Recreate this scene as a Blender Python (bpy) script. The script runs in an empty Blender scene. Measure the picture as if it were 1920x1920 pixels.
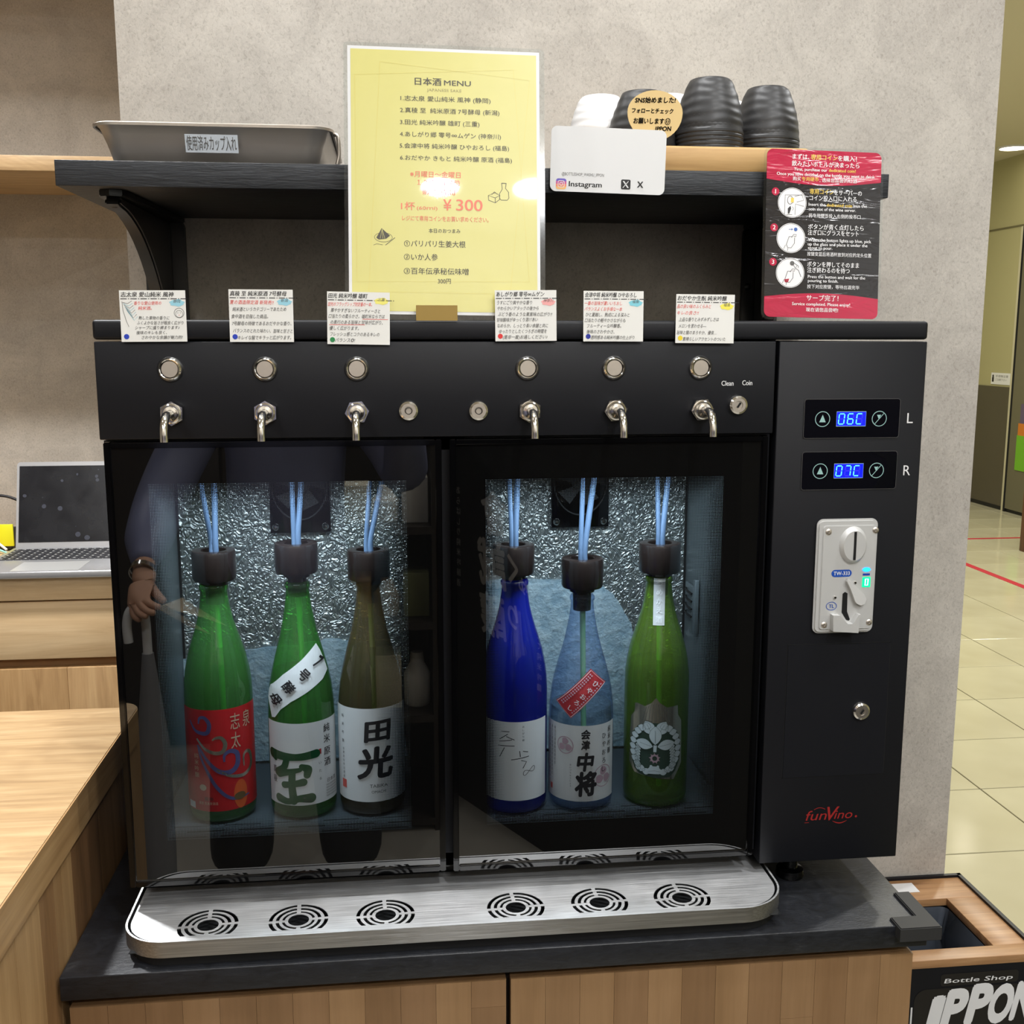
import bpy, bmesh, math, random
from mathutils import Vector, Matrix
random.seed(7)
S = bpy.context.scene
COL = S.collection
PI = math.pi

# ------------------------------------------------------------------ camera, world, lights, exposure
cd = bpy.data.cameras.new('camera')
cam = bpy.data.objects.new('camera', cd); COL.objects.link(cam)
cd.sensor_width = 36.0; cd.lens = 37.5; cd.clip_start = 0.02
cam.location = (0.0, -1.13, 1.45)
cam.rotation_euler = (math.radians(90 - 9.228), 0, math.radians(-6.29))
S.camera = cam
S.view_settings.view_transform = 'Standard'
S.view_settings.look = 'None'
S.view_settings.exposure = -0.27
S.view_settings.gamma = 1.0
S.view_settings.use_curve_mapping = False
S.cycles.max_bounces = 10
S.cycles.transparent_max_bounces = 24
S.cycles.caustics_reflective = False
S.cycles.caustics_refractive = False
S.cycles.sample_clamp_indirect = 4.0

W = bpy.data.worlds.new('world'); S.world = W; W.use_nodes = True
W.node_tree.nodes['Background'].inputs[0].default_value = (0.95, 0.93, 0.86, 1)
W.node_tree.nodes['Background'].inputs[1].default_value = 1.25

def area(name, loc, size, power, col=(1, .96, .9), rot=(0, 0, 0), sy=None, shape='DISK', spread=180):
    l = bpy.data.lights.new(name, 'AREA'); l.energy = power; l.color = col; l.spread = math.radians(spread)
    if sy: l.shape = 'RECTANGLE'; l.size = size; l.size_y = sy
    else: l.shape = shape; l.size = size
    o = bpy.data.objects.new(name, l); COL.objects.link(o); o.location = loc; o.rotation_euler = rot
    return o
CEIL = 2.95
# ceiling downlights of the shop; the rearmost is added to bounce off wall_front (x, y, diameter, watts)
DOWN = [(-0.20, -0.03, .12, 11.5), (0.26, -0.03, .12, 11.5), (1.15, -0.5, .12, 14), (-1.0, -0.55, .12, 7),
        (0.60, -1.5, .16, 28), (-1.3, -2.0, .16, 12), (1.5, -1.9, .16, 24), (.56, -2.8, .14, 28), (.2, -2.8, .14, 16), (-1.3, -2.9, .16, 22), (-0.95, 0.62, .14, 34), (2.2, .9, .14, 30)]
for q in DOWN:
    area('downlight_beam', (q[0], q[1], CEIL - .03), q[2], q[3], (.98, .99, 1), spread=110 if q[1] == .62 else 180)
# daylight-white lamps of the passage behind the pillar
for q in ((2.6, 2.6), (3.2, 4.6), (3.8, 6.4), (4.6, 2.6)):
    area('passage_beam', (q[0], q[1], 2.9), .25, 46, (1, .97, .84))

# ------------------------------------------------------------------ helpers
WM = {}
def lin(c):
    if isinstance(c, str):
        c = tuple(int(c[i:i + 2], 16) for i in (0, 2, 4))
    if max(c) > 1: c = tuple(v / 255 for v in c)
    return tuple(v / 12.92 if v <= .04045 else ((v + .055) / 1.055) ** 2.4 for v in c[:3]) + (1,)
MC = {}
def mat(name, col, rough=.5, metal=0., spec=.5, emit=0., **kw):
    if name in MC: return MC[name]
    m = bpy.data.materials.new(name); m.use_nodes = True
    b = m.node_tree.nodes['Principled BSDF']
    b.inputs['Base Color'].default_value = lin(col); b.inputs['Roughness'].default_value = rough
    b.inputs['Metallic'].default_value = metal; b.inputs['Specular IOR Level'].default_value = spec
    if emit:
        b.inputs['Emission Color'].default_value = lin(kw.get('ecol', col)); b.inputs['Emission Strength'].default_value = emit
    if 'coat' in kw: b.inputs['Coat Weight'].default_value = kw['coat']; b.inputs['Coat Roughness'].default_value = kw.get('crough', .05)
    MC[name] = m
    return m
class NT:
    """small node-tree writer"""
    def __init__(s, m): s.t = m.node_tree; s.n = s.t.nodes; s.b = s.n.get('Principled BSDF')
    def add(s, ty, ins=None, **kw):
        n = s.n.new(ty)
        for k, v in kw.items(): setattr(n, k, v)
        for k, v in (ins or {}).items():
            if isinstance(v, bpy.types.NodeSocket): s.t.links.new(v, n.inputs[k])
            else: n.inputs[k].default_value = v
        return n
    def math(s, op, a, b=0.0, c=None):
        d = {0: a, 1: b}
        if c is not None: d[2] = c
        return s.add('ShaderNodeMath', d, operation=op).outputs[0]
    def coords(s, scale=(1, 1, 1), rot=(0, 0, 0), kind='Object'):
        tc = s.add('ShaderNodeTexCoord')
        return s.add('ShaderNodeMapping', {'Vector': tc.outputs[kind], 'Scale': scale, 'Rotation': rot}).outputs[0]
    def noise(s, vec, scale, detail=4, rough=.5, dist=0.):
        return s.add('ShaderNodeTexNoise', {'Vector': vec, 'Scale': scale, 'Detail': detail, 'Roughness': rough, 'Distortion': dist}).outputs[0]
    def ramp(s, fac, stops):
        r = s.add('ShaderNodeValToRGB', {'Fac': fac}); e = r.color_ramp.elements
        while len(e) < len(stops): e.new(.5)
        for i, (p, c) in enumerate(stops): e[i].position = p; e[i].color = lin(c)
        return r.outputs[0]
    def mix(s, f, a, b, mode='MIX'):
        n = s.add('ShaderNodeMix', data_type='RGBA', blend_type=mode)
        for i, v in ((0, f), (6, a), (7, b)):
            if isinstance(v, bpy.types.NodeSocket): s.t.links.new(v, n.inputs[i])
            else: n.inputs[i].default_value = v if i == 0 or len(v) == 4 else lin(v)
        return n.outputs[2]
    def link(s, a, b): s.t.links.new(a, b)
    def bump(s, h, strength=.3, dist=.001):
        n = s.add('ShaderNodeBump', {'Height': h, 'Strength': strength, 'Distance': dist}); s.link(n.outputs[0], s.b.inputs['Normal'])

def concrete(name, a, b_, c):
    m = mat(name, a, .85, spec=.3); t = NT(m); v = t.coords()
    n1 = t.noise(v, 2.2, 6, .62, .6); n2 = t.noise(v, 9, 7, .7, .8)
    vs = t.coords((1, 1, .8)); n3 = t.noise(vs, 260, 4, .7, .8)
    base = t.ramp(n1, [(.3, c), (.5, a), (.72, b_)])
    base = t.mix(t.ramp(n2, [(.40, (0, 0, 0)), (.62, (255, 255, 255))]), base, t.mix(.32, base, (138, 132, 126)))
    base = t.mix(t.ramp(n3, [(.34, (200, 200, 200)), (.48, (0, 0, 0))]), base, t.mix(.5, base, (104, 96, 86)))
    base = t.mix(t.ramp(n3, [(.54, (0, 0, 0)), (.70, (130, 130, 130))]), base, (222, 216, 204))
    t.link(base, t.b.inputs['Base Color']); t.bump(t.math('ADD', n3, t.math('MULTIPLY', n2, .7)), .28, .0012)
    return m
def wood(name, a, b_, c, axis=0, scale=1., rough=.45, fig=1.):
    """a light, b mid, c dark streak; axis = grain direction"""
    m = mat(name, b_, rough); t = NT(m)
    sc = [14, 14, 14]; sc[axis] = 1.1
    v = t.coords(tuple(x * scale for x in sc)); n1 = t.noise(v, 2.0, 6, .62, 1.2 * fig)
    sf = [160, 160, 160]; sf[axis] = 5
    n2 = t.noise(t.coords(tuple(x * scale for x in sf)), 1.6, 4, .6, .3)
    sb = [3., 3., 3.]; sb[axis] = .8
    n3 = t.noise(t.coords(tuple(x * scale for x in sb)), 1.5, 2, .5, 2.0 * fig)
    w = t.math('SINE', t.math('MULTIPLY', n3, 46.0)); w = t.math('MULTIPLY_ADD', w, .5, .5)
    base = t.ramp(n1, [(.22, c), (.45, b_), (.7, a)])
    base = t.mix(t.math('MULTIPLY', w, .10 * fig), base, c)
    base = t.mix(t.ramp(n2, [(.36, (150, 150, 150)), (.52, (0, 0, 0))]), base, t.mix(.6, base, c))
    t.link(base, t.b.inputs['Base Color']); t.bump(n2, .12, .0006)
    return m
def speck(m, sc=700, amt=.1, dist=.0003):
    t = NT(m); n = t.noise(t.coords(), sc, 2, .5); t.bump(n, amt, dist); return m

def obj(name, verts, faces, m, parent=None, smooth=False, local=False, mi=None):
    me = bpy.data.meshes.new(name); me.from_pydata([tuple(v) for v in verts], [], faces); me.update()
    ms = m if isinstance(m, (list, tuple)) else [m]
    for x in ms: me.materials.append(x)
    if mi:
        for p, k in zip(me.polygons, mi): p.material_index = k
    if smooth:
        for p in me.polygons: p.use_smooth = True
    return place(name, me, parent, local)
def place(name, me, parent=None, local=False):
    o = bpy.data.objects.new(name, me); COL.objects.link(o)
    if parent is not None:
        o.parent = parent
        o.matrix_basis = Matrix.Identity(4) if local else WM[parent.name].inverted()
        WM[o.name] = WM[parent.name] if local else Matrix.Identity(4)
    else: WM[o.name] = Matrix.Identity(4)
    return o
def bmobj(name, bm, m, parent=None, smooth=False, local=False, angle=None):
    me = bpy.data.meshes.new(name); bm.normal_update(); bm.to_mesh(me); bm.free()
    for x in (m if isinstance(m, (list, tuple)) else [m]): me.materials.append(x)
    if smooth:
        for p in me.polygons: p.use_smooth = True
        if angle is not None: me.set_sharp_from_angle(angle=math.radians(angle))
    return place(name, me, parent, local)
def tag(o, label, cat, group=None, kind=None):
    o['label'] = label; o['category'] = cat
    if group: o['group'] = group
    if kind: o['kind'] = kind
    return o
def struct(o): o['kind'] = 'structure'; return o
def thing(name, label, cat, loc=(0, 0, 0), rot=(0, 0, 0), group=None):
    o = bpy.data.objects.new(name, None); COL.objects.link(o); o.empty_display_size = .02
    o.location = loc; o.rotation_euler = rot
    WM[o.name] = Matrix.Translation(loc) @ Matrix.Rotation(rot[2], 4, 'Z') @ Matrix.Rotation(rot[1], 4, 'Y') @ Matrix.Rotation(rot[0], 4, 'X')
    return tag(o, label, cat, group)
def bbox(bm, x0, x1, y0, y1, z0, z1, mi=0):
    vs = [bm.verts.new(p) for p in ((x0, y0, z0), (x1, y0, z0), (x1, y1, z0), (x0, y1, z0), (x0, y0, z1), (x1, y0, z1), (x1, y1, z1), (x0, y1, z1))]
    for f in ((0, 3, 2, 1), (4, 5, 6, 7), (0, 1, 5, 4), (1, 2, 6, 5), (2, 3, 7, 6), (3, 0, 4, 7)):
        q = bm.faces.new([vs[i] for i in f]); q.material_index = mi
    return vs
def box(name, x0, x1, y0, y1, z0, z1, m, parent=None, bev=0., seg=2, local=False, faces=None):
    bm = bmesh.new(); bbox(bm, x0, x1, y0, y1, z0, z1)
    if bev: bmesh.ops.bevel(bm, geom=list(bm.edges), offset=bev, segments=seg, affect='EDGES', profile=.5)
    return bmobj(name, bm, m, parent, smooth=bool(bev), local=local, angle=50 if bev else None)
def boxes(name, lst, m, parent=None, bev=0., local=False):
    bm = bmesh.new()
    for b in lst: bbox(bm, *b)
    if bev: bmesh.ops.bevel(bm, geom=list(bm.edges), offset=bev, segments=1, affect='EDGES')
    return bmobj(name, bm, m, parent, local=local)
def lathe(name, prof, m, parent=None, c=(0, 0, 0), axis='Z', seg=48, smooth=True, local=False, ang=35, closed=False):
    """prof: (r, h) list; axis Z up, or Y (h runs towards the viewer, -Y)"""
    vs, fs = [], []
    n = len(prof)
    for i in range(seg):
        a = 2 * PI * i / seg
        for r, h in prof:
            p = (r * math.cos(a), r * math.sin(a), h) if axis == 'Z' else (r * math.cos(a), -h, r * math.sin(a))
            vs.append((p[0] + c[0], p[1] + c[1], p[2] + c[2]))
    for i in range(seg):
        j = (i + 1) % seg
        for k in range(n - 1 if not closed else n):
            k2 = (k + 1) % n
            fs.append((i * n + k, j * n + k, j * n + k2, i * n + k2))
    bm = bmesh.new(); bv = [bm.verts.new(v) for v in vs]
    for f in fs: bm.faces.new([bv[i] for i in f])
    bmesh.ops.remove_doubles(bm, verts=bm.verts, dist=1e-6)
    bmesh.ops.recalc_face_normals(bm, faces=bm.faces)
    return bmobj(name, bm, m, parent, smooth=smooth, local=local, angle=ang)
def catmull(pts, sub=6):
    P = [Vector(p) for p in pts]; P = [P[0] * 2 - P[1]] + P + [P[-1] * 2 - P[-2]]; out = []
    for i in range(1, len(P) - 2):
        for k in range(sub):
            t = k / sub; a, b, c, d = P[i - 1], P[i], P[i + 1], P[i + 2]
            out.append(.5 * ((2 * b) + (c - a) * t + (2 * a - 5 * b + 4 * c - d) * t * t + (3 * b - a - 3 * c + d) * t ** 3))
    out.append(P[-2]); return out
def tube_bm(bm, pts, r, seg=10, caps=True):
    pts = [Vector(p) for p in pts]; rr = r if isinstance(r, (list, tuple)) else [r] * len(pts)
    up = Vector((0, 0, 1)); rings = []; prev = None
    for i, p in enumerate(pts):
        t = (pts[min(i + 1, len(pts) - 1)] - pts[max(i - 1, 0)]).normalized()
        if prev is None: s = t.cross(up) if abs(t.z) < .95 else t.cross(Vector((1, 0, 0)))
        else: s = prev - t * prev.dot(t)
        s.normalize(); prev = s; u = t.cross(s)
        rings.append([bm.verts.new(p + (s * math.cos(2 * PI * k / seg) + u * math.sin(2 * PI * k / seg)) * rr[i]) for k in range(seg)])
    for a, b in zip(rings, rings[1:]):
        for k in range(seg): bm.faces.new((a[k], a[(k + 1) % seg], b[(k + 1) % seg], b[k]))
    if caps: bm.faces.new(rings[0][::-1]); bm.faces.new(rings[-1])
def tube(name, pts, r, m, parent=None, seg=10, local=False, spline=0):
    if spline: pts = catmull(pts, spline)
    bm = bmesh.new(); tube_bm(bm, pts, r, seg)
    bmesh.ops.recalc_face_normals(bm, faces=bm.faces)
    return bmobj(name, bm, m, parent, smooth=True, local=local, angle=50)
def roundrect(x0, x1, y0, y1, r, n=8, rs=None):
    rs = rs or (r, r, r, r); out = []
    for (cx, cy, a0, q) in ((x1, y1, 0, rs[0]), (x0, y1, 90, rs[1]), (x0, y0, 180, rs[2]), (x1, y0, 270, rs[3])):
        sx = -1 if cx == x1 else 1; sy = -1 if cy == y1 else 1
        k = max(1, n if q > 0 else 1)
        for i in range(k + (1 if q > 0 else 0)):
            a = math.radians(a0 + 90 * i / k); out.append((cx + sx * q + q * math.cos(a), cy + sy * q + q * math.sin(a)))
    return out
def prism(name, poly, d0, d1, m, parent=None, plane='XZ', bev=0., local=False, smooth=False):
    """poly in plane, extruded d0..d1 along the third axis"""
    f = {'XZ': lambda a, b, d: (a, d, b), 'XY': lambda a, b, d: (a, b, d), 'YZ': lambda a, b, d: (d, a, b)}[plane]
    bm = bmesh.new(); n = len(poly)
    A = [bm.verts.new(f(a, b, d0)) for a, b in poly]; B = [bm.verts.new(f(a, b, d1)) for a, b in poly]
    fa = bm.faces.new(A); fb = bm.faces.new(B[::-1])
    for i in range(n): bm.faces.new((A[i], B[i], B[(i + 1) % n], A[(i + 1) % n]))
    bmesh.ops.recalc_face_normals(bm, faces=bm.faces)
    if bev:
        es = [e for e in bm.edges if (e.verts[0] in A and e.verts[1] in A) or (e.verts[0] in B and e.verts[1] in B)]
        bmesh.ops.bevel(bm, geom=es, offset=bev, segments=2, affect='EDGES')
    return bmobj(name, bm, m, parent, smooth=bool(bev or smooth), local=local, angle=40)

# flat print: polygons and lettering on a sheet, written as one mesh
GC = {}
def glyphs(s, bold=0.):
    k = s
    if k not in GC:
        c = bpy.data.curves.new('lettering', 'FONT'); c.body = s; c.size = 1; c.resolution_u = 2 if len(s) > 5 else 4
        o = bpy.data.objects.new('lettering', c); COL.objects.link(o)
        m = bpy.data.meshes.new_from_object(o.evaluated_get(bpy.context.evaluated_depsgraph_get()))
        V = [(v.co.x, v.co.y) for v in m.vertices]; F = [tuple(p.vertices) for p in m.polygons]
        bpy.data.objects.remove(o); bpy.data.curves.remove(c); bpy.data.meshes.remove(m)
        GC[k] = (V, F)
    return GC[k]
class Ink:
    def __init__(s): s.v, s.f, s.k, s.m = [], [], [], []
    def mi(s, m):
        if m not in s.m: s.m.append(m)
        return s.m.index(m)
    def poly(s, pts, m, w=0.):
        b = len(s.v); s.v += [(p[0], p[1], w) for p in pts]; s.f.append(tuple(range(b, b + len(pts)))); s.k.append(s.mi(m))
    def rect(s, a, b, c, d, m, w=0.): s.poly([(a, c), (b, c), (b, d), (a, d)], m, w)
    def line(s, pts, t, m, w=0., close=False):
        pts = list(pts) + ([pts[0]] if close else [])
        tt = t if isinstance(t, (list, tuple)) else [t] * len(pts); L, R = [], []
        for i, p in enumerate(pts):
            if close and i in (0, len(pts) - 1): a, b = pts[-2], pts[1]
            else: a, b = pts[max(i - 1, 0)], pts[min(i + 1, len(pts) - 1)]
            dx, dy = b[0] - a[0], b[1] - a[1]; n = math.hypot(dx, dy) or 1
            ox, oy = -dy / n * tt[i] / 2, dx / n * tt[i] / 2
            L.append((p[0] + ox, p[1] + oy)); R.append((p[0] - ox, p[1] - oy))
        b0 = len(s.v); n = len(pts); s.v += [(p[0], p[1], w) for p in L + R]
        for i in range(n - 1): s.f.append((b0 + n + i, b0 + n + i + 1, b0 + i + 1, b0 + i)); s.k.append(s.mi(m))
    def disc(s, u, v, r, m, w=0., n=28, ry=None): s.poly([(u + r * math.cos(2 * PI * i / n), v + (ry or r) * math.sin(2 * PI * i / n)) for i in range(n)], m, w)
    def ring(s, u, v, r, t, m, w=0., n=28, ry=None): s.line([(u + r * math.cos(2 * PI * i / n), v + (ry or r) * math.sin(2 * PI * i / n)) for i in range(n)], t, m, w, True)
    def text(s, st, u, v, h, m, width=None, al='L', w=0., bold=0., rot=0., skew=0.):
        """h = height of a capital or a kanji; v = its middle"""
        V, F = glyphs(st)
        if not V: return
        if bold > .002:                          # heavier strokes: the same glyphs laid down again, shifted a little
            n = 2 if bold < .024 else 8; V0, F0 = V, F; V, F = list(V), list(F); N0 = len(V0)
            for i in range(n):
                a = 2 * PI * i / n; b0 = len(V); V += [(x + bold * math.cos(a), y + bold * math.sin(a)) for x, y in V0]; F += [tuple(j + b0 for j in f) for f in F0]
        cjk = any(ord(c) > 0x2000 for c in st)
        k = h / (.88 if cjk else .69); mid = .36 if cjk else .34
        x0 = min(p[0] for p in V); x1 = max(p[0] for p in V)
        kx = k if width is None else width / (x1 - x0)
        off = {'L': 0, 'C': -.5, 'R': -1}[al] * (x1 - x0) * kx
        cr, sr = math.cos(rot), math.sin(rot); b = len(s.v); q = s.mi(m)
        for i, (x, y) in enumerate(V):
            a = (x - x0) * kx + off + skew * (y - mid) * k; c = (y - mid) * k
            s.v.append((u + a * cr - c * sr, v + a * sr + c * cr, w + (i // N0) * .000035 if bold > .002 else w))
        for f in F: s.f.append(tuple(b + i for i in f)); s.k.append(q)
    def column(s, st, u, v, h, m, pitch=None, w=0., bold=0., kx=1., rot=0., skew=0.):
        """vertical lettering, u = middle, v = top"""
        for i, ch in enumerate(st):
            if ch != ' ':
                d = (i + .5) * (pitch or h * 1.12)
                s.text(ch, u + d * math.sin(rot), v - d * math.cos(rot), h, m, al='C', w=w, bold=bold, rot=rot, skew=skew) if kx == 1 else \
                    s.text(ch, u + d * math.sin(rot), v - d * math.cos(rot), h, m, width=h * kx, al='C', w=w, bold=bold, rot=rot, skew=skew)
    def build(s, name, parent, fn=None, local=True, cut=None):
        """fn maps (u, v, w) to 3D; default sheet lies in the local XZ plane facing -Y"""
        fn = fn or (lambda u, v, w: (u, -w, v))
        if cut:
            bm = bmesh.new(); bv = [bm.verts.new(p) for p in s.v]
            for f, k in zip(s.f, s.k):
                try: q = bm.faces.new([bv[i] for i in f]); q.material_index = k
                except ValueError: pass
            lo = min(p[0] for p in s.v); hi = max(p[0] for p in s.v); x = lo + cut
            while x < hi:
                bmesh.ops.bisect_plane(bm, geom=bm.verts[:] + bm.edges[:] + bm.faces[:], plane_co=(x, 0, 0), plane_no=(1, 0, 0)); x += cut
            for q in bm.verts: q.co = Vector(fn(*q.co))
            return bmobj(name, bm, s.m, parent, local=local)
        return obj(name, [fn(*p) for p in s.v], s.f, s.m, parent, local=local, mi=s.k)

# ------------------------------------------------------------------ materials
M_wall = concrete('concrete_wallpaper', (190, 184, 175), (200, 194, 185), (178, 172, 164))
M_powder = speck(mat('black_powder_coat', (17, 18, 23), .48, spec=.3), 900, .12)
M_gloss = mat('black_gloss', (6, 6, 7), .07)
M_dark = mat('matt_black', (12, 12, 13), .6)
M_void = mat('void_black', (4, 4, 4), .9)
M_steel = mat('brushed_steel', (206, 207, 208), .3, 1.)
t = NT(M_steel); nb = t.noise(t.coords((4, 260, 260)), 3, 3, .6)
nc = t.noise(t.coords((9, 9, 9)), 3, 4, .6)
t.link(t.math('ADD', t.math('MULTIPLY_ADD', nb, .22, .24), t.math('MULTIPLY', nc, .14)), t.b.inputs['Roughness']); t.bump(nb, .10, .0004); t.b.inputs['Anisotropic'].default_value = .8
t.link(t.add('ShaderNodeCombineXYZ', {0: 0.0, 1: 1.0, 2: 0.0}).outputs[0], t.b.inputs['Tangent'])
t.link(t.ramp(nb, [(.3, (180, 181, 182)), (.7, (222, 223, 224))]), t.b.inputs['Base Color'])
M_chrome = mat('chrome', (232, 230, 226), .14, 1.)
M_brush = mat('turned_steel', (214, 206, 196), .38, 1.)
M_alu = mat('cast_aluminium', (206, 206, 204), .45, .35)
M_slate = mat('black_slate_laminate', (34, 35, 38), .42); t = NT(M_slate)
v_ = t.coords((5, 5, 16)); n_ = t.noise(v_, 8, 8, .7, 1.2); n2_ = t.noise(t.coords((18, 60, 60)), 5, 4, .6, .5)
t.link(t.ramp(n_, [(.35, (20, 21, 24)), (.62, (34, 36, 41)), (.8, (72, 72, 72))]), t.b.inputs['Base Color'])
t.bump(t.math('ADD', n_, n2_), .35, .0012)
M_oak = wood('oak_light', (200, 170, 128), (180, 148, 106), (144, 114, 80), 0, fig=1.8)
M_oak_z = wood('oak_light_upright', (206, 172, 126), (186, 150, 106), (150, 116, 78), 2)
M_oak_y = [wood('oak_side_%d' % i, a, b, c, 2, rough=.5) for i, (a, b, c) in enumerate((((178, 142, 98), (158, 122, 80), (122, 90, 56)), ((160, 122, 82), (138, 102, 64), (104, 76, 46)), ((186, 150, 104), (168, 132, 88), (136, 102, 64)), ((142, 104, 68), (118, 86, 54), (92, 66, 40))))]
M_oak_n = wood('oak_nosing', (186, 150, 104), (166, 130, 86), (120, 90, 56), 1, rough=.45)
M_stave = [wood('stave_%d' % i, a, b, c, 2, .55, rough=.42, fig=.4) for i, (a, b, c) in enumerate((((156, 123, 88), (140, 108, 74), (120, 91, 60)), ((150, 117, 83), (134, 102, 69), (114, 85, 56)), ((164, 130, 93), (147, 114, 78), (126, 96, 63)), ((145, 112, 79), (129, 98, 66), (110, 82, 54))))]
M_walnut = wood('walnut_top', (190, 150, 108), (164, 122, 82), (112, 78, 50), 0, rough=.4)
M_maple = wood('pale_serving_board', (206, 168, 112), (192, 152, 96), (164, 124, 74), 0, rough=.5)
M_white = mat('white_card', (226, 226, 226), .45)
M_paper = mat('note_paper', (232, 231, 226), .55)
M_ink = mat('black_ink', (34, 32, 34), .5)
M_inkg = mat('grey_ink', (96, 94, 92), .5)
M_red = mat('red_ink', (214, 92, 84), .5)
M_lcd = mat('label_black', (22, 21, 22), .5)

# ------------------------------------------------------------------ the setting
struct(box('wall_back', -.35, .864, .38, .98, 0, CEIL, M_wall))
M_wall2 = concrete('concrete_wallpaper_rear', (184, 176, 165), (196, 188, 177), (168, 160, 150))
struct(box('wall_recess', -3.2, .3, 1.8, 1.9, 0, CEIL, M_wall2))
M_cream = mat('cream_paint', (176, 170, 126), .55)
M_mallfloor = mat('polished_cream_tile', (196, 188, 152), .12); t = NT(M_mallfloor)
t.link(t.ramp(t.noise(t.coords(), 2.2, 3, .5), [(.3, (188, 181, 152)), (.7, (206, 201, 174))]), t.b.inputs['Base Color'])
M_grout = mat('tile_grout', (92, 88, 66), .8)
fl = struct(box('floor', -3.2, 5.3, -3.4, 9.2, -.06, -.004, M_grout))
struct(box('wall_rear', -3.2, 5.3, 8.6, 8.7, 0, CEIL, M_cream))
bmT = bmesh.new(); bbox(bmT, .002, .449, .002, .411, -.006, 0); bmesh.ops.bevel(bmT, geom=[e for e in bmT.edges if all(v.co.z > -.001 for v in e.verts)], offset=.0012, segments=1, affect='EDGES')
meT = bpy.data.meshes.new('tile'); bmT.to_mesh(meT); bmT.free(); meT.materials.append(M_mallfloor)
def tile(x, y):
    o = bpy.data.objects.new('tile', meT); COL.objects.link(o); o.parent = fl; o.location = (x, y, 0)
for i in range(10):
    for j in range(20): tile(.976 + i * .452, .317 + j * .4145)
struct(box('trim_1', -3.2, .974, -3.4, 1.79, -.004, 0.002, mat('shop_vinyl_floor', (156, 150, 138), .35)))
struct(box('ceiling', -3.2, 5.3, -3.4, 9.2, CEIL, CEIL + .05, mat('ceiling_paint', (214, 208, 190), .7)))
struct(box('wall_front', -3.2, 1.9, -3.4, -3.3, 0, CEIL, mat('shop_wall_paint', (206, 198, 184), .8)))
struct(box('wall_left', -3.2, -3.1, -3.4, 1.8, 0, CEIL, mat('left_paint', (150, 142, 130), .8)))
# downlight fittings, also on the added bounce lamp
M_lamp = mat('lamp_glow', (255, 246, 226), .5, emit=14)
for i, q in enumerate(DOWN + [(4.92, 7.2, .2, 0)]):
    nm = 'trim_%d' % (i + 2)
    o = lathe(nm, [(q[2] * .5 + .002, -.012), (q[2] * .5 + .016, -.012), (q[2] * .5 + .016, .01), (q[2] * .5 + .002, .01)], M_white, None, (q[0], q[1], CEIL), seg=32, closed=True)
    struct(o)
    if i >= len(DOWN):
        obj('lamp_disc', [(q[0] + .1 * math.cos(a * PI / 12), q[1] + .1 * math.sin(a * PI / 12), CEIL - .006) for a in range(24)], [tuple(range(23, -1, -1))], M_lamp, o)
# passage wall beyond the pillar
wr = struct(box('wall_right', 5.17, 5.3, -3.4, 8.6, 0, CEIL, M_cream))
M_dado = mat('dado_steel', (92, 86, 74), .3, .3)
box('dado_panel', 5.158, 5.17, 7.37, 8.6, .0, 1.045, M_dado, wr)
box('picture_rail', 5.164, 5.17, 7.3, 8.6, 2.365, 2.38, mat('rail_olive', (108, 102, 72), .6), wr)
box('skirting', 5.15, 5.17, 5.0, 8.6, 0, .03, M_dark, wr)
dr = struct(box('door_1', 5.14, 5.169, 6.3, 7.31, .03, 2.34, mat('grey_steel_door', (112, 108, 88), .35, .2)))
box('door_jamb', 5.145, 5.169, 7.335, 7.375, 0, 2.36, mat('pale_jamb', (196, 190, 160), .5), dr)
box('door_gap', 5.138, 5.169, 7.31, 7.335, 0, 2.36, M_void, dr)
M_green = mat('poster_green', (112, 178, 40), .45)
ps = thing('door_poster', 'bright green poster on the steel door of the passage', 'poster', (5.137, 6.9, .35))
box('sheet', 5.134, 5.137, 6.55, 7.2, .37, .66, M_green, ps)
box('top_band', 5.134, 5.137, 6.55, 7.19, .66, .76, mat('poster_orange', (206, 120, 40), .45), ps)
box('purple_band', 5.134, 5.137, 6.55, 7.17, .76, .92, mat('poster_purple', (96, 84, 110), .45), ps)
nt = thing('wall_notice', 'small white notice with a black pictogram on the passage wall above the steel dado', 'notice', (5.168, 7.55, 1.05))
box('sheet', 5.165, 5.169, 7.385, 7.70, 1.062, 1.16, M_white, nt)
ik = Ink(); ik.disc(-.27, .07, .012, M_ink); ik.rect(-.285, -.255, .02, .06, M_ink); ik.text('手荷物注意', -.23, .07, .02, M_inkg, width=.19); ik.text('ご注意下さい', -.23, .04, .018, M_inkg, width=.17)
ik.build('printed_text', nt, lambda u, v, w: (5.1645, 7.4 - u, 1.062 + v), local=False)
M_tape = mat('red_floor_tape', (196, 52, 70), .35)
tag(box('floor_tape', 3.2, 5.1, 6.13, 6.17, .0005, .0012, M_tape), 'thin red floor tape running across the far tiles', 'tape')
tag(box('floor_tape', 3.66, 3.71, 4.0, 5.9, .0005, .0012, M_tape), 'red floor tape running away along the nearer tiles', 'tape')
lg = thing('wooden_stand', 'dark brown wooden board stand at the right edge of the passage', 'stand', (4.36, 5.66, 0))
M_dwood = wood('dark_stand_wood', (112, 70, 40), (92, 56, 32), (66, 40, 24), 2)
box('post', 4.29, 4.345, 5.62, 5.70, 0, .42, M_dwood, lg, .003)
box('board', 4.345, 4.75, 5.645, 5.675, .05, .40, M_dwood, lg)
box('post', 4.75, 4.80, 5.62, 5.70, 0, .42, M_dwood, lg, .003)

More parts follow.
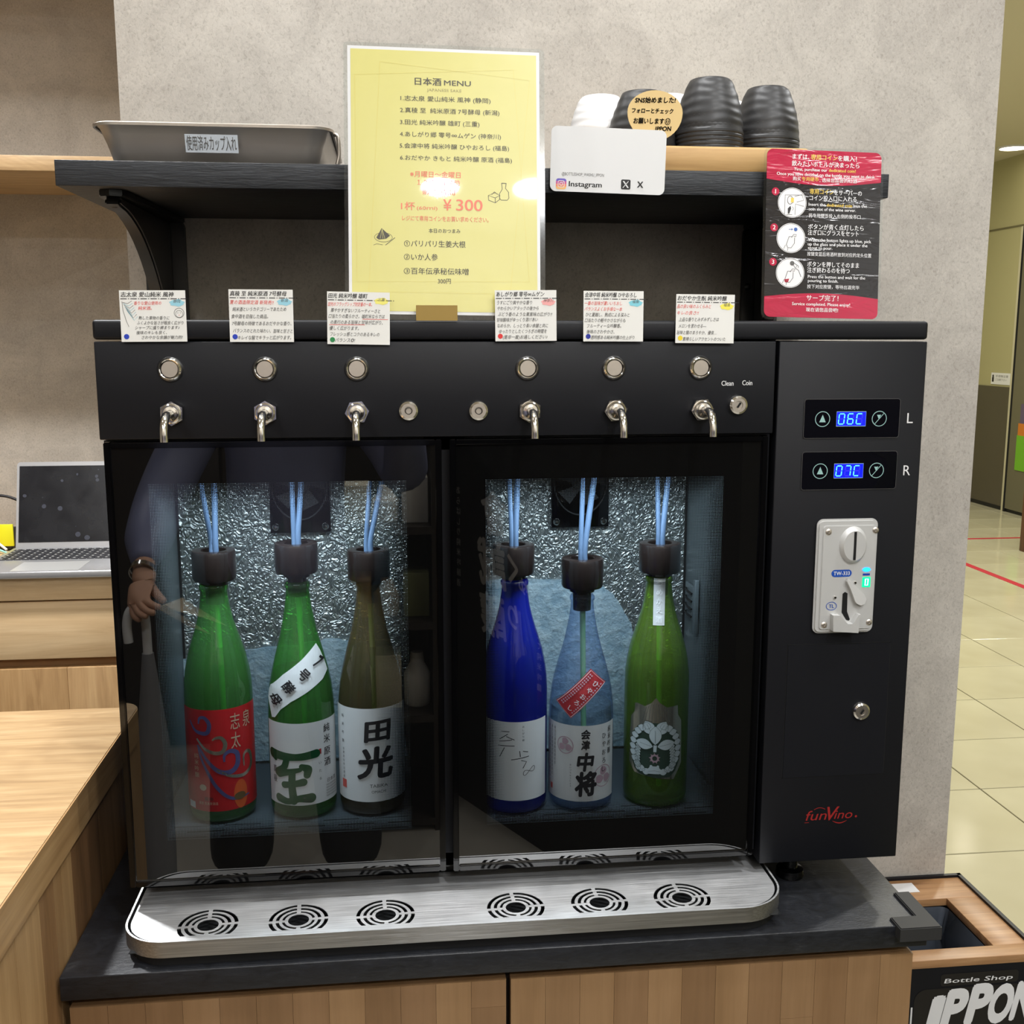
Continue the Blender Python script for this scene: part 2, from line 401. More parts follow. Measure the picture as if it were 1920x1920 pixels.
# ------------------------------------------------------------------ rear wall of the serving area (left)
def ledge(z, label):
    L = thing('wall_ledge', label, 'shelf', (-1.4, 1.8, z))
    box('board', -2.6, -.36, 1.3897, 1.799, z, z + .0325, M_oak, L, .001)
ledge(1.8123, 'pale oak wall ledge on the rear concrete wall at the upper left')
ledge(2.36, 'pale oak wall ledge above the picture, shading the rear wall')
U = thing('drawer_unit', 'oak drawer unit with the laptop on top against the rear wall', 'drawer unit', (-1.5, 1.25, 0))
M_ou = wood('oak_unit', (232, 204, 162), (218, 187, 144), (194, 160, 118), 0)
box('worktop', -2.6, -.36, 1.245, 1.79, .884, .937, M_ou, U, .0015)
box('carcass', -2.6, -.36, 1.275, 1.79, .0, .884, mat('oak_recess', (150, 112, 72), .6), U)
for i, x in enumerate((-2.6, -1.855, -1.107)):
    d = box('drawer', x + .002, x + .744, 1.25, 1.272, .7497, .8795, M_ou, U, .001)
for i in range(12):
    x = -2.6 + i * .1867
    box('plank', x, x + .1862, 1.25, 1.272, .02, .7277, (M_oak_z, M_oak_y[2])[i % 2], U, .0006)

# laptop
LP = thing('laptop', 'open silver laptop with a smudged dark screen on the oak drawer unit', 'laptop', (-.74, 1.36, .937))
M_lap = mat('laptop_silver', (188, 188, 190), .35, .6)
bs = box('base', -.915, -.57, 1.222, 1.505, .9375, .9535, M_lap, LP, .003)
M_key = mat('laptop_key', (52, 52, 56), .5); M_keyl = mat('key_legend', (200, 200, 196), .5)
bm = bmesh.new(); bl = bmesh.new()
for r in range(6):
    for c in range(18):
        x = -.900 + c * .0178; y = 1.352 + r * .0212
        bbox(bm, x, x + .0150, y, y + .0172, .9535, .9552); bbox(bl, x + .003, x + .0075, y + .007, y + .0125, .9552, .95535)
kb = bmobj('keyboard', bm, M_key, LP); kb['kind'] = 'stuff'; bmobj('key_legend', bl, M_keyl, kb)['kind'] = 'stuff'
box('touchpad', -.833, -.690, 1.232, 1.326, .9535, .9538, mat('touchpad_grey', (206, 206, 204), .3, .3), LP)
# screen leaning back about the hinge
lean = math.radians(15)
def lidp(x, h, d): return (x, 1.508 + h * math.sin(lean) + d * math.cos(lean), .952 + h * math.cos(lean) - d * math.sin(lean))
def slab(name, x0, x1, h0, h1, d0, d1, m, par):
    vs = [lidp(x, h, d) for h in (h0, h1) for d in (d0, d1) for x in (x0, x1)]
    return obj(name, vs, [(0, 1, 3, 2), (4, 6, 7, 5), (0, 4, 5, 1), (2, 3, 7, 6), (0, 2, 6, 4), (1, 5, 7, 3)], m, par)
poly = roundrect(-.912, -.573, 0, .209, .008, 5, (.008, .008, .001, .001))
bm = bmesh.new(); A = [bm.verts.new(lidp(x, h, 0)) for x, h in poly]; B = [bm.verts.new(lidp(x, h, .006)) for x, h in poly]
bm.faces.new(A); bm.faces.new(B[::-1])
for i in range(len(A)): bm.faces.new((A[i], B[i], B[(i + 1) % len(A)], A[(i + 1) % len(A)]))
bmesh.ops.recalc_face_normals(bm, faces=bm.faces)
lid = bmobj('lid', bm, M_lap, LP)
M_scr = mat('dark_screen', (18, 19, 25), .22); t = NT(M_scr)
vn = t.add('ShaderNodeTexVoronoi', {'Vector': t.coords(), 'Scale': 34.0}).outputs['Distance']
nn = t.noise(t.coords(), 16, 3, .6)
sp = t.math('MULTIPLY', t.math('LESS_THAN', t.math('ADD', vn, t.math('MULTIPLY', nn, .35)), .34), .35)
t.link(t.mix(sp, (18, 19, 25), (104, 108, 124)), t.b.inputs['Base Color']); t.link(t.math('MULTIPLY_ADD', nn, .3, .12), t.b.inputs['Roughness'])
slab('screen', -.906, -.579, .013, .199, -.0008, 0, M_scr, lid)
# cables and yellow tag beside the laptop
M_cab = mat('black_cable', (24, 24, 28), .5)
tag(tube('power_cable', [(-1.25, 1.60, .99), (-1.08, 1.60, 1.06), (-1.0, 1.6, 1.068), (-.945, 1.6, 1.062), (-.90, 1.6, 1.03), (-.86, 1.62, .95)], .0035, M_cab, spline=5), 'black cable arching behind the laptop', 'cable')
tag(tube('thin_cable', [(-1.2, 1.5, .942), (-1.05, 1.5, .965), (-.98, 1.49, .966), (-.92, 1.48, .945)], .0025, mat('mint_cable', (150, 210, 196), .5), spline=5), 'thin mint green cable lying left of the laptop', 'cable')
tag(tube('white_cable', [(-1.2, 1.53, .945), (-1.05, 1.52, .986), (-.99, 1.52, .99), (-.93, 1.5, .95)], .003, M_white, spline=5), 'white cable curling left of the laptop', 'cable')
ad = thing('plug_adapter', 'black plug box with a bright yellow tag beside the laptop', 'adapter', (-1.0, 1.57, .937))
box('body', -1.08, -.935, 1.555, 1.60, .9375, .99, M_cab, ad, .004)
box('yellow_tag', -.965, -.928, 1.545, 1.55, .950, 1.004, mat('yellow_tag', (232, 226, 30), .5), ad, .001)

# ------------------------------------------------------------------ oak counter at the left
K = thing('oak_counter', 'low oak counter with a thick edge at the left, beside the black worktop', 'counter', (-.9, -.2, 0))
prism('worktop', roundrect(-1.7, -.354, -.327, .3127, .03, 8, (0, 0, 0, .030)), .9095, .954, M_oak, K, 'XY', .001)
box('edge_band', -.3545, -.3530, -.297, .3127, .9095, .9535, M_oak_n, K)
box('carcass', -1.69, -.374, -.30, .30, 0, .9095, M_dark, K)
ys = [-.315, -.260, -.175, -.106, -.062, -.035, .0, .11, .22, .30]
for i, (a, b) in enumerate(zip(ys, ys[1:])):
    box('plank', -.374, -.3575, a, b - .0006, .02, .9095, M_oak_y[(0, 2, 2, 1, 0, 2, 3, 1, 3)[i]], K)
for i in range(9):
    box('plank', -1.69 + i * .1465, -1.69 + (i + 1) * .1465 - .001, -.315, -.30, .02, .9095, M_oak_y[i % 4], K)

# black worktop on its cabinet
ct = tag(box('black_worktop', -.3535, .587, -.078, .3795, .7735, .80, M_slate, None, .0012), 'black slate-look worktop carrying the dispenser', 'worktop')
CB = thing('base_cabinet', 'wooden base cabinet with two block-board doors under the black worktop', 'cabinet', (.11, .15, 0))
box('carcass', -.352, .576, -.05, .379, .06, .773, mat('cabinet_dark', (40, 28, 20), .7), CB)
box('plinth', -.34, .56, -.02, .36, 0, .06, M_dark, CB)
random.seed(3)
for (x0, x1) in ((-.3475, .1105), (.1155, .5755)):
    d = box('door', x0, x1, -.069, -.052, .075, .7605, M_stave[1], CB)
    n = 12; w = (x1 - x0) / n
    for k in range(n):
        zs = [.7605, .7605 - random.uniform(.03, .2), .42 + random.uniform(-.08, .08), .2 + random.uniform(-.05, .05), .075]
        for a, b in zip(zs, zs[1:]):
            box('stave', x0 + k * w, x0 + (k + 1) * w - .0003, -.0705, -.069, b + .0003, a, M_stave[random.randrange(4)], d)
# rubber guard at the worktop corner
M_rub = mat('black_rubber', (42, 42, 42), .6)
gp = [(.5485, -.090), (.597, -.090), (.597, -.012), (.578, -.012), (.578, -.064), (.5485, -.064)]
G = tag(prism('corner_guard', gp, .7865, .8035, M_rub, None, 'XY', .0012), 'black rubber corner guard on the right front corner of the worktop', 'corner guard')

# ------------------------------------------------------------------ black wall shelf with brackets
SH = thing('wall_shelf', 'black wood-grain wall shelf on two cast brackets above the dispenser', 'shelf', (.11, .38, 1.609))
M_shelf = mat('black_grained_shelf', (44, 47, 51), .5); t = NT(M_shelf)
n_ = t.noise(t.coords((12, 60, 130)), 2.4, 5, .6, 1.0); t.link(t.ramp(n_, [(.35, (29, 31, 35)), (.6, (40, 43, 48)), (.72, (56, 59, 63))]), t.b.inputs['Base Color']); t.bump(n_, .7, .0015)
box('board', -.350, .5665, .0785, .3795, 1.609, 1.6355, M_shelf, SH, .0008)
M_iron = mat('black_iron', (16, 16, 17), .32)
for cx in (-.3, .521):
    b = prism('bracket', roundrect(cx - .027, cx + .027, 1.36, 1.607, .012, 5), .3735, .3795, M_iron, SH, 'XZ', .001)
    arm = [(cx - .027, .3735)] + [(cx - .027 + .010 * (1 - math.cos(a)), .13 + .03 * math.cos(a)) for a in ()] + [(cx - .016, .118), (cx - .012, .102), (cx, .095), (cx + .012, .102), (cx + .016, .118), (cx + .027, .3735)]
    prism('arm', arm, 1.602, 1.6088, M_iron, b, 'XY', .001)
    rib = [(.3735, 1.602), (.11, 1.602), (.105, 1.594)]
    for k in range(13):
        a = k / 12; rib.append((.115 + .225 * a + .02 * math.sin(a * PI), 1.592 - .125 * a ** 1.7))
    rib += [(.352, 1.43), (.3735, 1.38)]
    prism('rib', rib, cx - .0085, cx + .0085, M_iron, b, 'YZ', .0025)
    for sx, sz in ((-.018, 1.523), (.018, 1.505), (-.018, 1.40)):
        lathe('screw', [(.0, .0035), (.0025, .003), (.0048, .001), (.005, 0)], M_iron, b, (cx + sx, .3735, sz), 'Y', 14)
    lathe('screw', [(.0, .0028), (.006, .0022), (.0085, 0)], M_iron, b, (cx, .1155, 1.5995), 'Y', 14)

# ------------------------------------------------------------------ things on the wall shelf
# steel pan, front wall slanted, rim rolled outwards
PN = thing('steel_pan', 'rectangular stainless steel pan for used cups on the left of the wall shelf', 'tray', (-.19, .2, 1.636))
M_pan = mat('pan_steel', (206, 198, 188), .4, .9); t = NT(M_pan)
n_ = t.noise(t.coords((6, 6, 30)), 9, 4, .6); t.link(t.math('MULTIPLY_ADD', n_, .2, .3), t.b.inputs['Roughness'])
bm = bmesh.new(); rings = []
for (z, g, r) in ((1.6362, -.012, .018), (1.638, -.0085, .02), (1.66, -.002, .021), (1.676, .004, .022), (1.6785, .0068, .023), (1.6802, .0085, .024), (1.679, .0105, .025), (1.6762, .0102, .025), (1.6765, .008, .024)):
    rings.append([bm.verts.new((x, y, z)) for x, y in roundrect(-.310 - g, -.072 + g, .112 - g, .345 + g, r, 6)])
for a, b in zip(rings, rings[1:]):
    for i in range(len(a)): bm.faces.new((a[i], a[(i + 1) % len(a)], b[(i + 1) % len(a)], b[i]))
bm.faces.new(rings[0][::-1]); bmesh.ops.recalc_face_normals(bm, faces=bm.faces)
bmobj('pan_body', bm, M_pan, PN, True, angle=60)
tube('handle', [(-.0615, .14, 1.677), (-.0575, .135, 1.674), (-.0565, .135, 1.655), (-.0590, .135, 1.644)], .0022, M_pan, PN, 8, spline=4)
lb = box('paper_label', -.2195, -.1635, 0, .0004, 0, .0188, mat('label_blue_white', (206, 214, 222), .5), PN, local=False)
ik = Ink(); ik.text('使用済みカップ入れ', .0015, .0095, .0145, M_inkg, width=.053, w=.0003, bold=.01)
lt = ik.build('printed_text', lb, lambda u, v, w: (u - .2195, -w, v), local=True)
Mx = Matrix.Translation((0, .1057, 1.6495)) @ Matrix.Rotation(math.radians(15), 4, 'X')
lb.matrix_basis = WM[PN.name].inverted() @ Mx

# serving board under the cups
BD = tag(box('serving_board', .205, .478, .098, .335, 1.6362, 1.6655, M_maple, None, .003), 'pale wooden serving board carrying the upturned cup stacks', 'board')
M_cupb = speck(mat('black_cup', (40, 40, 41), .45), 500, .1); M_cupw = mat('white_cup', (228, 228, 228), .4)
def cup_mesh(m):
    prof = []                                   # upturned: mouth at h=0, base at h=.082
    for i in range(41):
        h = i / 40 * .0615; r = .0405 - .0022 * (h / .03) - (.0112 * max(0, (h - .014) / .0475) ** 1.9)
        r += .00028 * math.sin(h * 2 * PI / .0105)
        prof.append((r, h))
    rt = prof[-1][0]
    prof += [(rt - .0010, .0632), (rt - .0026, .0640), (rt - .003, .0622), (.0, .0620)]
    prof = [(.0388, .0005), (.0398, -.0002), (.0409, .0008), (.0409, .0024), (.0403, .0030)] + prof[2:]
    o = lathe('cup', prof, m, seg=40); o.data.use_fake_user = True
    for v in o.data.vertices:                   # the ripple wanders a little round the cup
        a = math.atan2(v.co.y, v.co.x)
        if .006 < v.co.z < .060: v.co.z += .0014 * math.sin(3 * a + v.co.z * 90) + .0006 * math.sin(7 * a)
    me = o.data; bpy.data.objects.remove(o); return me
MB, MW = cup_mesh(M_cupb), cup_mesh(M_cupw)
ORD = ['topmost', 'second from the top', 'third from the top', 'fourth from the top', 'bottom']
def stack(me, x, y, col, where, grp, n=5, z0=1.6658):
    for k in range(n):
        o = bpy.data.objects.new('cup', me); COL.objects.link(o); o.location = (x, y, z0 + k * .0047); o.rotation_euler = (0, 0, k * .7)
        tag(o, '%s %s ribbed cup, stack %s' % (ORD[n - 1 - k] if k else 'bottom', col, where), 'cup', grp)
stack(MB, .3745, .151, 'black', 'in front of the others', 'front black cup stack')
stack(MB, .4560, .186, 'black', 'at the right end of the board', 'right black cup stack')
stack(MB, .2960, .160, 'black', 'behind the round yellow tag', 'black cup stack behind the tag', 2)
stack(MW, .2600, .232, 'white', 'at the left end of the board', 'left white cup stack', 4)
stack(MW, .3480, .240, 'white', 'between the yellow tag and the front one', 'middle white cup stack')
stack(MW, .4290, .268, 'white', 'between the black stacks', 'right white cup stack')

# ------------------------------------------------------------------ signs
# social media card with rounded corners (the codes are left out)
SG = thing('social_media_card', 'white rounded card with two app logos taped to the shelf front', 'sign', (.1745, .0735, 1.6105), (math.radians(0), math.radians(1.3), 0))
poly = roundrect(0, .1285, 0, .069, .0065, 6)
prism('card', poly, -.0006, .0006, M_white, SG, 'XZ', local=True)
def qc(cx, cy): return ((cx + 35) / 1580 * .1285, (1 - (cy - 712 - (cx + 30) * .04) / 893) * .069)
ik = Ink(); M_ig = [mat('logo_%d' % i, c, .5) for i, c in enumerate(((110, 96, 190), (206, 88, 150), (240, 140, 110), (246, 190, 120)))]
u, v = qc(410, 1380); ik.text('@BOTTLESHOP_WASHU_IPPON', u, v, .0032, M_inkg, width=.047, al='C')
u, v = qc(220, 1505); ik.text('Instagram', u, v, .0056, M_lcd, width=.037, bold=.02)
u, v = qc(1205, 1520); ik.text('X', u, v, .0062, M_lcd, al='C', bold=.03)
def camicon(u, v, s, cols, bg):
    n = len(cols)
    if bg:
        for i, c in enumerate(cols):
            a = -s / 2 + s * i / n; b = a + s / n; r = s * .22
            pts = [p for p in roundrect(-s / 2, s / 2, -s / 2, s / 2, r, 5)]
            lo = [(x, y) for x, y in pts]
            cl = []
            for q0, q1 in zip(lo, lo[1:] + lo[:1]):       # clip to the band a..b (vertical)
                for lim, sg in ():
                    pass
                cl.append(q0)
            def clip(P, lim, up):
                o = []
                for p0, p1 in zip(P, P[1:] + P[:1]):
                    i0 = (p0[1] >= lim) == up or p0[1] == lim; i1 = (p1[1] >= lim) == up or p1[1] == lim
                    if i0: o.append(p0)
                    if i0 != i1:
                        tt = (lim - p0[1]) / (p1[1] - p0[1]); o.append((p0[0] + tt * (p1[0] - p0[0]), lim))
                return o
            cl = clip(clip(cl, a, True), b, False)
            if len(cl) > 2: ik.poly([(u + x, v + y) for x, y in cl], c)
    k = s * .30
    ik.line([(u + x, v + y) for x, y in roundrect(-k, k, -k, k, k * .5, 4)], s * .06, M_white, .0001, True)
    ik.ring(u, v, k * .48, s * .06, M_white, .0001, 16); ik.disc(u + k * .6, v + k * .6, s * .035, M_white, .0001, 8)
u, v = qc(116, 1508); camicon(u, v, .0115, [M_ig[3], M_ig[2], M_ig[1], M_ig[0]], True)
u, v = qc(1005, 1518); ik.poly([(u + x, v + y) for x, y in roundrect(-.0053, .0053, -.0053, .0053, .0015, 4)], M_lcd)
ik.poly([(u - .0036, v + .0036), (u - .0018, v + .0036), (u + .0036, v - .0036), (u + .0018, v - .0036)], M_white, .0001)
ik.line([(u + .0030, v + .0036), (u - .0032, v - .0036)], .0007, M_white, .0001)
ik.build('printed_text', SG, lambda u, v, w: (u, -.0008 - w, v))

# handwritten oval tag
OT = thing('oval_tag', 'oval kraft-yellow handwritten tag standing above the white card', 'sign', (.294, .086, 1.698))
M_kraft = mat('kraft_yellow', (222, 192, 132), .6)
pts = [(.0312 * math.cos(a) , .0235 * math.sin(a) if math.sin(a) > 0 else .030 * math.sin(a)) for a in [2 * PI * i / 40 for i in range(40)]]
prism('card', pts, -.0005, .0005, M_kraft, OT, 'XZ', local=True)
ik = Ink(); M_mk = mat('marker_black', (26, 24, 26), .5)
ik.text('SNS始めました!', -.023, .0125, .0058, M_mk, width=.046, bold=.035, skew=.15, rot=.02)
ik.text('フォローとチェック', -.0265, .0015, .0052, M_mk, width=.047, bold=.035, skew=.1)
ik.text('お願いします☺', -.0245, -.0093, .0060, M_mk, width=.042, bold=.03, skew=.1)
ik.text('IPPON', .0005, -.0175, .0045, M_mk, width=.018, bold=.035, skew=.15, rot=.03)
ik.build('handwriting', OT, lambda u, v, w: (u, -.0008, v))

# yellow menu board in a clear laminate
th = math.atan2(.042, .277)
MN = thing('menu_board', 'large laminated yellow sake menu standing on top of the dispenser', 'menu', (-.0445, .0055, 1.4755), (-th, math.radians(.6), 0))
M_clear = bpy.data.materials.new('clear_laminate'); M_clear.use_nodes = True; t = NT(M_clear)
t.n.remove(t.b); o_ = t.n['Material Output']; tr = t.add('ShaderNodeBsdfTransparent', {'Color': (.93, .95, .95, 1)}); gl = t.add('ShaderNodeBsdfGlossy', {'Roughness': .12})
fz = t.add('ShaderNodeFresnel', {'IOR': 1.5}); mx = t.add('ShaderNodeMixShader', {0: t.math('MULTIPLY', t.math('MULTIPLY', fz.outputs[0], 1.4), t.math('SUBTRACT', 1.0, t.add('ShaderNodeNewGeometry').outputs['Backfacing'])), 1: tr.outputs[0], 2: gl.outputs[0]}); t.link(mx.outputs[0], o_.inputs[0])
M_yel = mat('menu_yellow', (204, 197, 118), .32, coat=.45, crough=.03); t = NT(M_yel)
t.bump(t.noise(t.coords((1, 1, 1)), 20, 2, .5), .10, .004)
M_wsh = mat('menu_white', (214, 214, 214), .3)
PW, PH = .200, .277
prism('laminate', roundrect(-.004, PW + .0055, -.0055, PH + .004, .004, 4), .0002, .0006, M_clear, MN, 'XZ', local=True)
prism('paper', [(0, 0), (PW, 0), (PW, PH), (0, PH)], -.0004, .0002, M_wsh, MN, 'XZ', local=True)
def mu(cx, cy): return ((cx - 45 - (cy - 40) * .0165) / 1266 * PW, (1 - (cy - 40 - (cx - 45) * .033) / 1757) * PH)
ik = Ink(); M_frame = mat('menu_thin_frame', (206, 192, 100), .3)
ik.rect(.0032, PW - .0032, .0032, PH - .0032, M_yel)
for q in (((258, 147), (1250, 268), (1140, 1690), (205, 1640)), ((95, 232), (1140, 198), (1262, 1610), (122, 1588))):
    P = [mu(*p) for p in q]
    if q[0][0] == 258: P = [mu(258, 147), mu(1250, 268), mu(1135, 1690), mu(200, 1655)]
    ik.line(P, .00045, M_frame, .0001, True)
def mt(s, x0, x1, cy, h, m, bold=0., w=.00015, skew=0.):
    u0, v0 = mu(x0, cy); u1, v1 = mu(x1, cy + (x1 - x0) * .033); ik.text(s, u0, v0, h, m, width=u1 - u0, bold=bold, w=w, skew=skew)
M_mi = mat('menu_ink', (62, 58, 46), .4); M_mr = mat('menu_red', (222, 116, 90), .4)
mt('日本酒', 487, 663, 275, .0076, M_mi, .02); mt('MENU', 680, 858, 285, .0052, M_mi, .01)
mt('JAPANESE SAKE', 568, 796, 331, .0028, mat('menu_pale', (150, 140, 90), .4))
for s, x0, x1, cy in (('1.志太泉 愛山純米 風神 (静岡)', 395, 990, 385), ('2.真稜 至  純米原酒 7号酵母 (新潟)', 393, 1050, 463), ('3.田光 純米吟醸 雄町 (三重)', 393, 918, 542),
                     ('4.あしがり郷 零号∞ムゲン (神奈川)', 393, 1062, 621), ('5.会津中将 純米吟醸 ひやおろし (福島)', 393, 1117, 697), ('6.おだやか きもと 純米吟醸 原酒 (福島)', 396, 1137, 776)):
    mt(s, x0, x1, cy, .0052, M_mi, .004)
mt('※月曜日〜金曜日', 462, 796, 885, .0062, M_mr, .012); mt('１０時〜１７時', 510, 793, 940, .006, M_mr, .012)
mt('販売時間', 545, 760, 1003, .0058, M_mr, .01)
mt('1杯', 405, 497, 1095, .0082, M_mr, .01); mt('(60ｍl)', 508, 645, 1108, .0042, M_mr, .006)
mt('¥', 683, 738, 1092, .0112, M_mr, .012); mt('300', 768, 944, 1092, .0115, M_mr, .012)
mt('レジにて専用コインをお買い求めください。', 413, 985, 1175, .0052, M_mr, .008)
mt('本日のおつまみ', 588, 798, 1260, .0044, M_mi, .008)
mt('①パリパリ生姜大根', 428, 834, 1342, .0066, M_mi, .008); mt('②いか人参', 428, 650, 1430, .0066, M_mi, .008); mt('③百年伝承秘伝味噌', 428, 856, 1523, .0066, M_mi, .008); mt('300円', 652, 738, 1594, .0055, M_mi, .008)
def mp(P, t_, m, close=False): ik.line([mu(*p) for p in P], t_, m, .00015, close)
mp([(1068, 950), (1102, 952)], .0007, M_mi); mp([(1070, 952), (1074, 990), (1056, 1020), (1057, 1050), (1068, 1062), (1108, 1064), (1119, 1050), (1116, 1010), (1096, 985), (1100, 952)], .0006, M_mi)
mp([(982, 1030), (1025, 1012), (1058, 1030), (1028, 1048)], .0006, M_mi, True); mp([(982, 1030), (984, 1062), (1028, 1080), (1057, 1058), (1058, 1030)], .0006, M_mi); mp([(1028, 1048), (1028, 1078)], .0006, M_mi)
mp([(1004, 1026), (1022, 1006), (1042, 1024)], .0005, M_mi)
ik.poly([mu(*p) for p in ((280, 1240), (335, 1290), (310, 1310), (262, 1314), (246, 1302))], M_mi, .00015)
u_, v_ = mu(292, 1300); ik.ring(u_, v_, .0092, .0004, M_mi, .00013, 24, .0048); mp([(306, 1352), (368, 1303)], .0006, M_mi); mp([(228, 1350), (250, 1342), (288, 1350)], .0004, M_mi)
for a in (-.3, .1, .4): ik.line([mu(283, 1245), (mu(283, 1245)[0] + a * .007, mu(283, 1308)[1])], .0003, M_yel, .0002)
ik.build('printed_text', MN, lambda u, v, w: (u, -.0006 - w, v))
tag(box('tape_piece', .0243, .0672, -.0032, -.0012, 1.4685, 1.4842, mat('brown_tape', (158, 130, 66), .35)), 'piece of brown tape holding the yellow menu to the dispenser top', 'tape')

# instruction sign, red and black, rounded laminate
th = math.atan2(.020, .184)
IS = thing('instruction_sign', 'red and black laminated sign with three numbered pouring steps', 'sign', (.4145, .050, 1.4745), (-th, math.radians(1.2), 0))
SW, SHH = .1335, .186
prism('laminate', roundrect(-.003, SW + .003, -.003, SHH + .003, .009, 6), .0002, .0006, M_clear, IS, 'XZ', local=True)
M_isk = mat('sign_black', (36, 34, 36), .14, coat=.5, crough=.04); M_isr = mat('sign_red', (184, 34, 68), .16, coat=.5, crough=.05); M_isw = mat('sign_white', (238, 236, 236), .3); M_isy = mat('sign_yellow', (240, 204, 90), .3)
for m in (M_isk, M_isr): t = NT(m); t.bump(t.noise(t.coords((.5, 1, 2.2)), 30, 3, .55, .8), .30, .006)
prism('sheet', roundrect(0, SW, 0, SHH, .007, 6), -.0003, .0002, M_isk, IS, 'XZ', local=True)
def su(cx, cy): return ((cx - 65 + (cy - 55) * .034) / 1207 * SW, (1 - (cy - 55 - (cx - 65) * .018) / 1796) * SHH)
ik = Ink()
top = [(x, y) for x, y in roundrect(0, SW, SHH * .80, SHH, .007, 6, (.007, .007, 0, 0))]
arc = [(SW * i / 20, SHH * (.822 - .030 * math.sin(PI * i / 20))) for i in range(21)]
ik.poly([p for p in top if p[1] > SHH * .9] + arc, M_isr)
bot = [p for p in roundrect(0, SW, 0, SHH * .2, .007, 6, (0, 0, .007, .007)) if p[1] < SHH * .1]
arc = [(SW * i / 20, SHH * (.122 + .026 * math.sin(PI * i / 20))) for i in range(21)]
ik.poly(bot + arc[::-1], M_isr)
def st(s, x0, x1, cy, h, m=None, bold=.015):
    u0, v0 = su(x0, cy); u1, _ = su(x1, cy); ik.text(s, u0, v0, h, m or M_isw, width=u1 - u0, bold=bold, w=.0002)
st('まずは、', 328, 505, 135, .0058); st('専用コイン', 520, 800, 138, .0058, M_isy); st('を購入！', 805, 1005, 145, .0058)
st('飲みたいボトルが決まったら', 318, 1032, 208, .0058)
st('First, purchase our', 350, 692, 268, .0034); st('dedicated coin!', 708, 992, 274, .0034, M_isy)
st('Once you have decided on the bottle you want to drink', 160, 1195, 318, .0034)
st('购买', 328, 412, 370, .0044, bold=.01); st('专用硬币', 420, 598, 372, .0044, M_isy, .01); st(', 选择您品尝的红酒', 610, 1002, 380, .0044, bold=.01)
for (n_, cx, cy, gx, gy) in (('1', 145, 510, 318, 628), ('2', 125, 893, 300, 1005), ('3', 108, 1262, 287, 1378)):
    u, v = su(cx, cy); ik.disc(u, v, .0044, M_isr, .0001, 20); ik.text(n_, u, v, .0048, M_isw, al='C', w=.0002, bold=.02)
    u, v = su(gx, gy); ik.disc(u, v, .0166, M_isw, .0001, 40); ik.ring(u, v, .0158, .0004, M_ink, .0002, 40)
st('専用コイン', 503, 755, 503, .0058, M_isy); st('をサーバーの', 760, 1055, 512, .0058); st('コイン投入口に入れる', 498, 998, 572, .0058)
st('Insert the', 490, 668, 640, .0034); st('dedicated coin', 680, 950, 645, .0034, M_isy); st('into the', 962, 1108, 650, .0034); st('coin slot of the wine server.', 488, 990, 690, .0034)
st('将专用硬币投入右侧的投币口', 488, 1038, 760, .0044, bold=.005)
st('ボタンが青く点灯したら', 482, 1072, 880, .0058); st('注ぎ口にグラスをセット', 478, 1018, 942, .0058)
st('When the button lights up blue, pick', 478, 1150, 1020, .0034); st('up the glass and place it under the', 476, 1110, 1065, .0034); st('spout to pour.', 476, 735, 1105, .0034)
st('按键变蓝后将酒杯放到对应的龙头位置', 468, 1150, 1172, .0044, bold=.005)
st('ボタンを押してそのまま', 468, 1018, 1283, .0058); st('注ぎ終わるのを待つ', 466, 918, 1345, .0058)
st('Press the button and wait for the', 472, 1083, 1415, .0034); st('pouring to finish.', 472, 795, 1458, .0034)
st('按下对应按键，等待出酒完毕', 463, 1018, 1522, .0044, bold=.005)
st('サーブ完了！', 455, 795, 1645, .0062); st('Service completed. Please enjoy!', 302, 918, 1708, .0034); st('现在请您品尝吧!', 448, 790, 1772, .0044)
M_pb = mat('picto_blue', (60, 100, 170), .4); M_pw = mat('picto_wine', (170, 40, 60), .4)
def sl(P, t_=.0004, m=None, close=False): ik.line([su(*p) for p in P], t_, m or M_ink, .0003, close)
sl([(235, 750), (245, 545), (425, 545), (430, 575)]); sl([(345, 755), (352, 640), (440, 665)]); sl([(345, 560), (420, 540), (440, 600), (365, 620)])
u, v = su(315, 600); ik.ring(u - .002, v, .0032, .0005, M_ink, .0003, 16, .0045); ik.rect(u - .0012, u + .0022, v - .0025, v + .0025, M_isy, .0004)
ik.poly([su(*p) for p in ((270, 745), (270, 690), (300, 660), (305, 690), (285, 745))], M_ink, .0003); sl([(255, 755), (315, 755)]); sl([(318, 670), (330, 690), (318, 710)])
u, v = su(350, 912); ik.disc(u, v, .0021, M_pb, .0003, 14); sl([(278, 912), (315, 912)], .0006, M_pb); ik.poly([su(*p) for p in ((306, 900), (322, 912), (306, 924))], M_pb, .0003)
for dy, dx, wine in ((0, 0, 0), (370, -20, 1)):
    sl([(280 + dx, 990 + dy), (250 + dx, 1075 + dy), (265 + dx, 1108 + dy), (300 + dx, 1110 + dy), (335 + dx, 1060 + dy), (338 + dx, 1000 + dy)], .0005)
    sl([(280 + dx, 990 + dy), (318 + dx, 990 + dy)]); sl([(265 + dx, 1112 + dy), (262 + dx, 1140 + dy)]); sl([(240 + dx, 1080 + dy), (222 + dx, 1120 + dy)]); sl([(305 + dx, 1000 + dy), (330 + dx, 965 + dy), (358 + dx, 968 + dy), (350 + dx, 990 + dy), (330 + dx, 985 + dy)], .0005)
    if wine: ik.poly([su(*p) for p in ((222, 1448), (275, 1440), (265, 1475), (245, 1485), (228, 1475))], M_pw, .0003)
